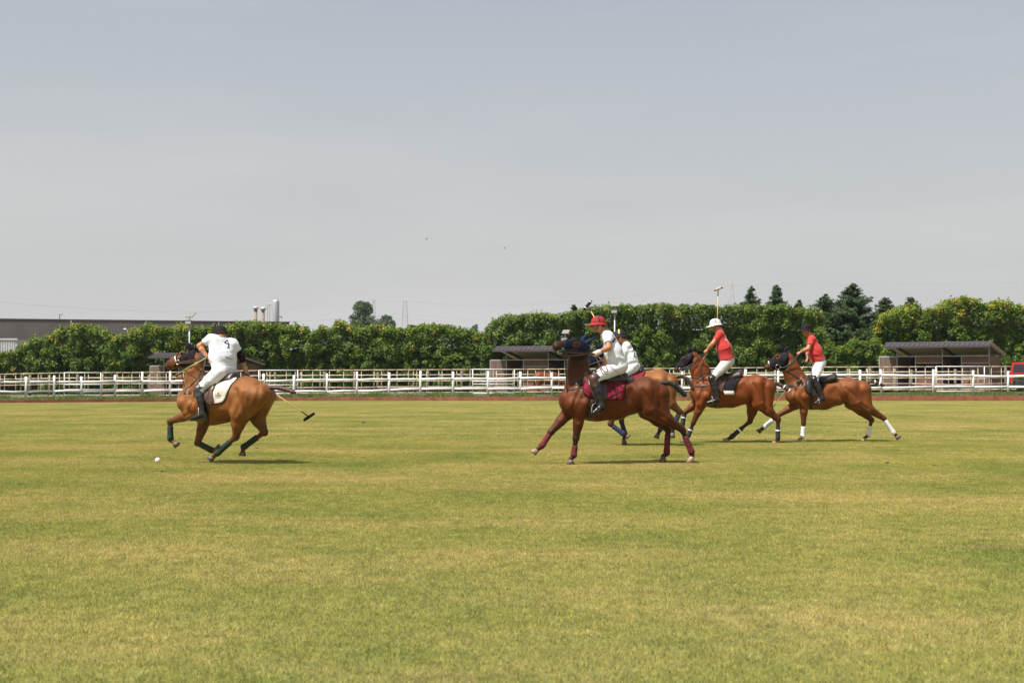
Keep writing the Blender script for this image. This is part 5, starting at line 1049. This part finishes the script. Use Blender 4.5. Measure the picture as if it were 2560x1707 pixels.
def broad(label, px, pytop, D, wpx, m, seed, zb=3.0, n=9000, size=.35, name='broadleaf_tree'):
    rg = np.random.default_rng(seed); x = gx(px, D); H = gz(pytop, D); wd = wpx * D / FPX; root = empty(name, (x, D, 0), label, 'tree'); MB().tube([(x, D, 0), (x + .1, D, H * .5), (x, D, H * .8)], [.35, .22, .08], 8).build('trunk', M_bark, root, True)
    nc = 42; u = rg.uniform(0, 1, nc); cz = zb + (H - zb) * u; rr = wd / 2 * np.sqrt(np.clip(1 - ((u - .42) / .62) ** 2, .08, 1)); a = rg.uniform(0, 6.28, nc); q = np.sqrt(rg.uniform(.1, 1, nc)); Cc = np.stack([x + np.cos(a) * rr * q * .8, D + np.sin(a) * rr * q * .8, cz - .5], 1); cr = rg.uniform(.12, .24, nc) * wd
    k = rg.integers(0, nc, n); d = rg.normal(size=(n, 3)) + np.array([0, -.2, .5]); d /= np.linalg.norm(d, axis=1)[:, None]; P = Cc[k] + d * (cr[k] * rg.uniform(.5, 1.08, n))[:, None]; t = rg.normal(.5, .2, nc)
    foliage('crown', P, d, size, t[k] + rg.normal(0, .1, n), m, root)
broad('grey-green broadleaf tree rising behind the left hedge below the pylons', 908, 758, 330, 84, M_broad, 4, zb=5, size=.5); broad('lower dark distant tree right of the grey-green tree', 966, 792, 470, 62, M_far, 6, zb=5, size=.8, n=6000); broad('faint hazy tree low behind the end of the left hedge', 1186, 812, 600, 40, M_far, 8, zb=6, size=.9, n=3000)

# ------------------------------------------------------------------ industrial building, stacks, silo
M_panel = mat('grey_concrete_panel', (.125, .105, .098), .9, .15, .5, .2, 6, detail=9); M_coping = mat('roof_coping', (.055, .05, .052), .7); M_corr = mat('pale_corrugated_sheet', (.50, .50, .50), .5, .05, 3)
root = empty('factory_building', (gx(300, 170), 170, 0), 'long flat-roofed grey panel building behind the left hedge', 'building')
A = np.array([gx(-420, 164), 164.]); Bp = np.array([gx(723, 179), 179.]); Lw = np.linalg.norm(Bp - A); dv = (Bp - A) / Lw; ang = math.atan2(dv[1], dv[0]); Hb = 8.42; npan = 6; pw = Lw / npan
for i in range(npan):
    c = A + dv * pw * (i + .5); MB().box((c[0], c[1], Hb / 2), (pw / 2 - .04, .15, Hb / 2), rotz(ang)).build('panel', M_panel, root)
nrm = np.array([-dv[1], dv[0]]); c = (A + Bp) / 2 + nrm * 12.2; MB().box((c[0], c[1], Hb / 2 - .3), (Lw / 2 - .05, 12, Hb / 2 - .3), rotz(ang)).build('hall', M_panel, root); c = (A + Bp) / 2; MB().box((c[0], c[1], Hb + .06), (Lw / 2 + .05, .22, .055), rotz(ang)).build('coping', M_coping, root)
p = A + dv * (Lw * .475); MB().tube([(p[0], p[1], Hb + .1), (p[0], p[1], Hb + .65), (p[0] + .3, p[1], Hb + .65)], .05, 6).build('vent_pipe', M_coping, root)
root = empty('shed_building', (gx(0, 150), 150, 0), 'pale corrugated low building at the left edge behind the hedge', 'building'); x0, x1 = gx(-200, 150), gx(41, 150); zt = gz(849, 150); MB().box(((x0 + x1) / 2, 153, zt / 2), ((x1 - x0) / 2, 3, zt / 2)).build('wall', M_corr, root)
mb = MB()
for i in range(int((x1 - x0) / .25)): mb.box((x0 + .12 + i * .25, 149.97, zt / 2 - .1), (.06, .03, zt / 2 - .12))
tag(mb.build('rib', M_corr, root), kind='stuff'); MB().box(((x0 + x1) / 2, 149.96, zt + .05), ((x1 - x0) / 2 + .1, .1, .08)).build('gutter', M_corr, root)
M_stack = mat('rusty_stack', (.24, .17, .12), .8, .25, 2); M_cowl = mat('zinc_cowl', (.55, .54, .52), .45, .1, metal=.4); M_tank = mat('brushed_tank', (.50, .50, .50), .42, .05, 2, metal=.5)
for px, pt, lb in ((638.5, 765, 'left chimney stack with pale cowl above the factory'), (657, 767, 'right chimney stack with pale cowl above the factory')):
    D = 176; x = gx(px, D); z = gz(pt, D); r = .20; root = empty('chimney_stack', (x, D, 0), lb, 'chimney', 'factory chimneys'); MB().tube([(x, D, 0), (x, D, z - .45)], r, 12).build('pipe', M_stack, root, True); MB().lathe((x, D, z - .48), [(.2, -.02), (.26, -.02), (.28, .2), (.44, .22), (.28, .38), (.04, .48)], 14).build('cowl', M_cowl, root, True)
D = 186; x = gx(689, D); zt = gz(752, D); r = 8.6 * D / FPX; root = empty('silo', (x, D, 0), 'tall grey steel silo beside the factory chimneys', 'silo'); MB().lathe((x, D, 0), [(r, 0), (r, zt - .15), (r * .93, zt + .05), (r * .3, zt + .16), (.03, zt + .18)], 28).build('shell', M_tank, root, True); MB().tube([(x - .25, D - .1, zt), (x - .25, D - .1, zt + .42), (x + .25, D - .1, zt + .42), (x + .25, D - .1, zt)], .03, 6).build('top_rail', M_cowl, root); MB().tube([(x + r, D, gz(792, D)), (x + r + .3, D, gz(791, D)), (x + r + .35, D, gz(797, D))], .05, 6).build('pipe', M_coping, root)
root = empty('pipe_frame', (gx(671, D), D, 0), 'thin steel pipe frame left of the silo', 'pipe frame')
for px in (667.5, 673): MB().tube([(gx(px, D), D, 0), (gx(px, D), D, gz(760, D))], .07, 6).build('pipe', M_cowl, root)
MB().tube([(gx(666.5, D), D, gz(760, D)), (gx(681, D), D, gz(760, D))], .09, 6).build('beam', M_cowl, root)
# ------------------------------------------------------------------ pylons and lines
M_galv = mat('galvanised_lattice', (.46, .43, .42), .6, .1); M_wire = mat('power_wire', (.10, .10, .11), .6)
def pylon(label, px, pytop, D, wtop, wbot, ybot):
    x = gx(px, D); z1 = gz(pytop, D); s = D / FPX; root = empty('pylon', (x, D, 0), label, 'pylon', 'electricity pylons'); zb = 0; rl_ = .05 + s * .12
    def hw(z): return (wtop + (wbot - wtop) * ((z1 - z) / (z1 - gz(ybot, D))) ** 1.1) * s / 2
    zs = np.linspace(z1, max(gz(870, D), 2), 9); lg = [(-1, -1), (1, -1), (1, 1), (-1, 1)]
    for sx, sy in lg: MB().tube([(x + sx * hw(z), D + sy * hw(z), z) for z in list(zs) + [0]], rl_, 4).build('leg', M_galv, root)
    for i in range(len(zs) - 1):
        for k in range(4):
            a, b = lg[k], lg[(k + 1) % 4]; p = lambda q, z: (x + q[0] * hw(z), D + q[1] * hw(z), z); MB().tube([p(a, zs[i]), p(b, zs[i + 1])], rl_ * .7, 4).build('brace', M_galv, root); MB().tube([p(b, zs[i]), p(a, zs[i + 1])], rl_ * .7, 4).build('brace', M_galv, root)
    for z in (z1, z1 - (z1 - 5) * .22, z1 - (z1 - 5) * .44): MB().tube([(x - hw(z) * 1.35, D, z), (x + hw(z) * 1.35, D, z)], rl_, 4).build('cross_arm', M_galv, root)
pylon('steel pylon standing right of the distant broadleaf tree', 1012, 751, 640, 7, 15, 815); pylon('thin far pylon behind the distant broadleaf tree', 934, 748, 930, 5, 10, 815); pylon('pale pylon above the hedge right of the upright mallet', 1830, 707, 720, 5, 14, 765)
def wire(label, pts, D, sag=1.0):
    Q = []; P = [at(a, b, d) for (a, b), d in zip(pts, D)]
    for i in range(len(P) - 1):
        for t in np.linspace(0, 1, 14)[(1 if i else 0):]: Q.append(P[i] * (1 - t) + P[i + 1] * t - np.array([0, 0, sag * 4 * t * (1 - t)]))
    o = MB().tube(Q, .020, 4).build('power_line', M_wire, None, base=P[0]); tag(o, label, 'power line', 'power lines')
wire('power line passing the pylon tops from the left edge', [(-40, 752), (500, 781), (934, 752), (1012, 752), (1260, 763), (1700, 728), (1830, 712), (2620, 705)], [480, 580, 920, 640, 650, 690, 720, 740], .8); wire('power line rising from the factory roof to the near pylon', [(480, 815), (730, 803), (1012, 784)], [480, 560, 640], .5); wire('power line dropping right of the near pylon at its middle', [(1012, 784), (1230, 801), (1600, 815)], [640, 650, 690], .5); wire('lower power line dropping right of the near pylon', [(940, 790), (1012, 796), (1250, 809), (1600, 822)], [600, 640, 650, 690], .4)

# ------------------------------------------------------------------ stables
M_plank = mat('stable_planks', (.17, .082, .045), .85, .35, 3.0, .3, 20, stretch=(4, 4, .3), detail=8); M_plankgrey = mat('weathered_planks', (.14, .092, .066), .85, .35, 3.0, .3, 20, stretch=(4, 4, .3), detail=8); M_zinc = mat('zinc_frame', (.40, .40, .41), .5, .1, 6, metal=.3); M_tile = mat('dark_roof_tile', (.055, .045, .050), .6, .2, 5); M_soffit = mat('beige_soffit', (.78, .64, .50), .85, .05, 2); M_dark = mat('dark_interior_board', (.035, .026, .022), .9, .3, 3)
def stable(label, px, D, yaw, wid, bays, zg, wing=1.25, seed=1, sc=1.0):
    M = rotz(yaw); o = np.array([gx(px, D), D, zg]); root = empty('stable', o, label, 'stable', 'open-roofed stables'); T = lambda x, y, z: o + M @ (sc * np.array([x, y, z], float)); dep = 3.6; wh = 2.62
    def bx(nm, x0, x1, y0, y1, z0, z1, m, par=None): return MB().box(T((x0 + x1) / 2, (y0 + y1) / 2, (z0 + z1) / 2), (sc * (x1 - x0) / 2, sc * (y1 - y0) / 2, sc * (z1 - z0) / 2), M).build(nm, m, par or root)
    ez, rz, bz = 3.26, 3.48, 2.74; ya, yr, yb = -1.15, -.35, dep + .5; xa, xb = -.75, wid + .35
    def slab(nm, y0, z0, y1, z1, m, t, dz=0):
        V = [T(x, y, z + dz + q) for q in (0, t) for (x, y, z) in ((xa, y0, z0), (xb, y0, z0), (xb, y1, z1), (xa, y1, z1))]; return obj(nm, V, [(0, 3, 2, 1), (4, 5, 6, 7), (0, 1, 5, 4), (1, 2, 6, 5), (2, 3, 7, 6), (3, 0, 4, 7)], m, root)
    f = slab('roof', ya, ez, yr, rz, M_tile, .09); slab('roof', yr + .01, rz, yb, bz, M_tile, .09); slab('soffit', yr + .02, rz, yb - .02, bz, M_soffit, .03, -.045)
    x = xa + .12
    while x < xb - .05:       # tile rolls on the front slope
        MB().tube([T(x, ya - .02, ez + .10), T(x, yr, rz + .10)], .042, 6).build('roof_tile', M_tile, f); x += .36
    MB().box(T((xa + xb) / 2, ya - .03, ez + .02), (sc * (xb - xa) / 2, .03, .065), M).build('fascia', M_tile, root); MB().tube([T(xa, yr, rz + .12), T(xb, yr, rz + .11)], .05, 8).build('ridge', M_tile, f)
    for x in np.linspace(0, wid, bays + 1): 
        MB().tube([T(x, -.02, 0), T(x, -.02, rz - .1)], .035, 6).build('column', M_zinc, root)
        V = [T(x + s_, y, z) for s_ in (-.05, .05) for (y, z) in ((yr, rz - .05), (yb - .1, bz - .04), (yb - .1, bz - .18), (yr, rz - .24))]; obj('rafter', V, [(0, 1, 2, 3), (7, 6, 5, 4), (0, 4, 5, 1), (1, 5, 6, 2), (2, 6, 7, 3), (3, 7, 4, 0)], M_tile, root)
    bx('purlin', xa + .05, xb - .05, dep - .1, dep + .02, bz + .02, bz + .15, M_tile)
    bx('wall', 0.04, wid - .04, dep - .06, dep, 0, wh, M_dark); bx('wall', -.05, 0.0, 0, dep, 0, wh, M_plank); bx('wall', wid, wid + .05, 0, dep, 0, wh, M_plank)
    bw = wid / bays
    for b in range(bays):
        x0 = b * bw; bx('stall_divider', x0 + bw - .03, x0 + bw + .0, .06, dep - .08, 0, wh - .3, M_plank) if b < bays - 1 else None
        xd = x0 + bw * .42        # dark doorway on the left, boarded half on the right
        bx('lintel', x0 + .04, x0 + bw - .04, -.05, .0, wh - .06, wh, M_zinc)
        bx('stall_board', xd, x0 + bw - .05, -.03, .02, wh - .52, wh - .07, M_plank); bx('stall_board', xd, x0 + bw - .05, -.03, .02, 0.05, 1.15, M_plank)
        for z in (wh - .56, 1.18): bx('frame_bar', xd, x0 + bw - .05, -.06, -.01, z, z + .05, M_zinc)
        bx('frame_bar', xd - .05, xd, -.06, -.01, 0, wh - .06, M_zinc)
        if (b + seed) % 2: bx('shutter', xd + .02, x0 + bw - .07, -.02, .02, 1.24, wh - .58, M_plankgrey)
    bx('stable_door', -wing - .05, -.08, -.08, -.03, .1, wh - .08, M_plankgrey); bx('door_frame', -wing - .07, -.06, -.09, -.02, wh - .08, wh, M_zinc); bx('door_frame', -wing - .10, -wing - .05, -.09, -.02, .1, wh, M_zinc)
YW = R(-20)
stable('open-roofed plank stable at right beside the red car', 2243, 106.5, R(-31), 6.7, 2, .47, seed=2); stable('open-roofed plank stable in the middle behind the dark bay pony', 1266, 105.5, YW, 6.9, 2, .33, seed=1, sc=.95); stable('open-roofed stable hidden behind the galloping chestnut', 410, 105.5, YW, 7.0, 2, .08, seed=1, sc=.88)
# ------------------------------------------------------------------ lights, car, birds
M_pole = mat('galvanised_pole', (.42, .42, .43), .45, .1, metal=.4); M_pv = mat('solar_panel_frame', (.20, .18, .165), .4, .1); M_lamp = mat('lamp_housing', (.05, .05, .055), .5)
def lamp(label, px, pytop, D, panel=.55, head=True):
    x = gx(px, D); z = gz(pytop, D); root = empty('floodlight', (x, D, .3), label, 'floodlight', 'solar floodlights'); MB().tube([(x, D, .2), (x, D, z - .55)], .055, 8).build('pole', M_pole, root, True); Mx = rotz(-.5) @ np.array([[1, 0, 0], [0, math.cos(.75), -math.sin(.75)], [0, math.sin(.75), math.cos(.75)]])
    MB().box((x + .08, D, z - .1), (panel * .62, panel * .45, .025), Mx).build('solar_panel', M_pv, root); MB().tube([(x, D, z - .6), (x + .04, D, z - .12)], .035, 6).build('bracket', M_pole, root)
    MB().box((x - .06, D - .12, z - .62), (.25, .12, .13)).build('lamp_head', M_lamp, root); MB().box((x - .06, D - .19, z - .66), (.2, .06, .1)).build('lamp_glass', M_tank, root)
lamp('solar floodlight pole above the head of the galloping chestnut', 473, 784, 104); lamp('solar floodlight pole behind the navy helmet', 1537, 757, 106); lamp('solar floodlight just above the blue hood of the dark bay', 1412, 826, 104, .45)
root = empty('street_lamp', (gx(320, 130), 130, 0), 'small white curved lamp showing through the hedge gap at left', 'lamp'); MB().tube([(gx(320, 130), 130, 0), (gx(320, 130), 130, gz(835, 130)), (gx(317, 130), 130, gz(826, 130)), (gx(312, 130), 130, gz(823, 130))], .05, 6).build('pole', M_pole, root); MB().ball((gx(312, 130), 130, gz(823, 130)), (.16, .1, .09)).build('lamp_head', M_metal, root, True)
M_red_car = mat('red_car_paint', (.50, .012, .018), .25, .05, 2, coat=.6); M_tyre = mat('tyre_rubber', (.02, .02, .02), .8, .2); M_win = mat('tinted_glass', (.03, .035, .04), .08, .1); M_trim = mat('black_plastic_trim', (.025, .025, .027), .6)
x0 = gx(2530, 96.0); zg = .62; D = 96.0; root = empty('car', (x0 + 2, D, zg), 'boxy red off-road car with rear spare wheel at the right edge', 'car')
def extr(nm, prof, y0, y1, m, par=None):
    n = len(prof); V = [(x0 + x, D + y, zg + z) for y in (y0, y1) for (x, z) in prof]; F = [tuple(range(n))[::-1], tuple(range(n, 2 * n))] + [(i, (i + 1) % n, n + (i + 1) % n, n + i) for i in range(n)]; return obj(nm, V, [tuple(reversed(q)) for q in F], m, par or root)
b = extr('body', [(.0, .55), (.0, 1.05), (.06, 1.12), (2.75, 1.12), (2.85, 1.08), (4.0, 1.02), (4.05, .5), (3.75, .5), (3.6, .82), (2.95, .82), (2.75, .45), (1.15, .45), (1.0, .85), (.38, .85), (.2, .55)], -.82, .82, M_red_car)
extr('cabin', [(.03, 1.13), (.14, 1.86), (.22, 1.9), (2.1, 1.9), (2.2, 1.86), (2.62, 1.13)], -.74, .74, M_red_car)
for xa, xb, xc_, xd in ((.18, 1.0, .98, .27), (1.1, 1.62, 1.6, 1.1), (1.7, 2.4, 2.12, 1.7)): extr('window', [(xa, 1.2), (xb, 1.2), (xc_, 1.76), (xd, 1.76)], -.755, -.735, M_win)
for xw in (.68, 3.27):
    extr('fender_flare', [(xw - .52, .5), (xw - .46, .82), (xw - .28, .95), (xw + .28, .95), (xw + .46, .82), (xw + .55, .5), (xw + .44, .5), (xw + .36, .74), (xw + .22, .84), (xw - .22, .84), (xw - .36, .74), (xw - .42, .5)], -.95, -.80, M_trim)
    for yy in (-.78, .78):
        w_ = MB().lathe((x0 + xw, D + yy, zg + .40), [(.2, -.12), (.36, -.12), (.40, -.07), (.40, .07), (.36, .12), (.2, .12)], 22, frame((0, 1, 0))).build('wheel', M_tyre, root, True); MB().lathe((x0 + xw, D + yy, zg + .40), [(.02, -.09), (.21, -.10), (.21, .10), (.02, .09)], 16, frame((0, 1, 0))).build('rim', M_tank, w_, True)
MB().lathe((x0 - .16, D, zg + .98), [(.05, -.11), (.34, -.11), (.39, -.06), (.39, .06), (.34, .11), (.05, .11)], 22, frame((1, 0, 0))).build('spare_wheel', M_tyre, root, True); MB().box((x0 - .03, D, zg + .5), (.10, .8, .1)).build('bumper', M_trim, root)
for yy in (-.72, .72): MB().box((x0 - .012, D + yy, zg + .98), (.03, .07, .12)).build('tail_lamp', mat('red_lens', (.4, .01, .01), .2), root)
root.rotation_euler.z = R(-20); root.location.x -= .02
def bird(label, px, py, D):
    c = at(px, py, D); root = empty('bird', c, label, 'bird', 'birds in the sky'); MB().ball(c, (.08, .03, .03), 8, 5).build('body', M_hblack, root, True)
    for s_ in (-1, 1): MB().add([c + np.array([.06, 0, 0]), c + np.array([.02, s_ * .14, .08]), c + np.array([-.06, s_ * .26, .04]), c + np.array([-.06, 0, 0]), c + np.array([0, s_ * .2, .10])], [(0, 1, 4), (1, 2, 4), (2, 3, 4), (3, 0, 4)]).build('wing', M_hblack, root)
bird('small dark bird in the sky left of centre', 1067, 598, 150); bird('second dark bird right of and below the first', 1262, 621, 160); bird('small bird above the right hedge', 2378, 741, 125)
# grazing horses in the paddock
ZE = (1100, 840, 6.918)
def grazing(label, dx, dy, D, coatc):
    ox, oy = ZE[0] + dx, ZE[1] + dy
    S = dict(map=(ox, oy, ZE[2]), D0=D, slope=.1, xc=1830, res=.022, coat=coatc, k=.05,
        torso=[((2010, 680), (2020, 800)), ((1960, 640), (1965, 835)), ((1900, 650), (1905, 845)), ((1830, 655), (1835, 845)), ((1760, 640), (1770, 830)), ((1710, 632), (1720, 800)), ((1665, 660), (1680, 790))],
        neck=[((1990, 650), (2020, 800)), ((2060, 700), (2050, 810)), ((2110, 770), (2080, 850)), ((2135, 820), (2100, 870))], head=[((2145, 830), (2105, 890)), ((2160, 880), (2120, 915)), ((2165, 920), (2135, 945)), ((2160, 950), (2140, 960))], eye=(2150, 868), nostril=(2160, 945),
        legs=dict(nf=[(1990, 840), (1990, 905), (1990, 955), (2000, 985)], ff=[(2005, 840), (2030, 905), (2035, 955), (2045, 985)], nh=[(1710, 720), (1725, 800), (1690, 890), (1695, 955), (1705, 985)], fh=[(1720, 720), (1740, 800), (1715, 890), (1720, 955), (1730, 985)]),
        ears=[((2165, 790), (2140, 828), -.05), ((2150, 785), (2130, 825), .05)], ground=(), lowdark=.6, tail=[(1650, 660), (1635, 720), (1632, 800), (1638, 880)], tailr=(.05, .07), tailmat=M_tailblack, lsc=1.1)
    return make_horse(label, S, 'horses grazing in the paddock')
grazing('reddish brown horse grazing behind the fence in front of the middle stable', 0, -2, 101.6, ('paddock_bay_coat', (.26, .085, .04), (.03, .015, .01)))
grazing('dark brown horse standing behind the fence under the head of the galloping chestnut', -894, 4, 101.6, ('paddock_brown_coat', (.16, .06, .03), (.03, .015, .01)))

# ------------------------------------------------------------------ summer haze
x0_, x1_, y0_, y1_, z0_, z1_ = -520, 620, -60, 1000, -1.0, 62.0
hb = MB().box(((x0_ + x1_) / 2, (y0_ + y1_) / 2, (z0_ + z1_) / 2), ((x1_ - x0_) / 2, (y1_ - y0_) / 2, (z1_ - z0_) / 2)); hzm = bpy.data.materials.new('haze_air'); hzm.use_nodes = True; hn = hzm.node_tree; hn.nodes.clear(); ho = hn.nodes.new('ShaderNodeOutputMaterial'); hv = hn.nodes.new('ShaderNodeVolumePrincipled'); hv.inputs['Color'].default_value = (.86, .90, .95, 1); hv.inputs['Density'].default_value = .00012; hv.inputs['Anisotropy'].default_value = .3; hn.links.new(hv.outputs[0], ho.inputs['Volume'])
tag(hb.build('haze', hzm, None, base=(0, 0, -1)), 'thin summer haze over the whole field', 'haze', kind='stuff')
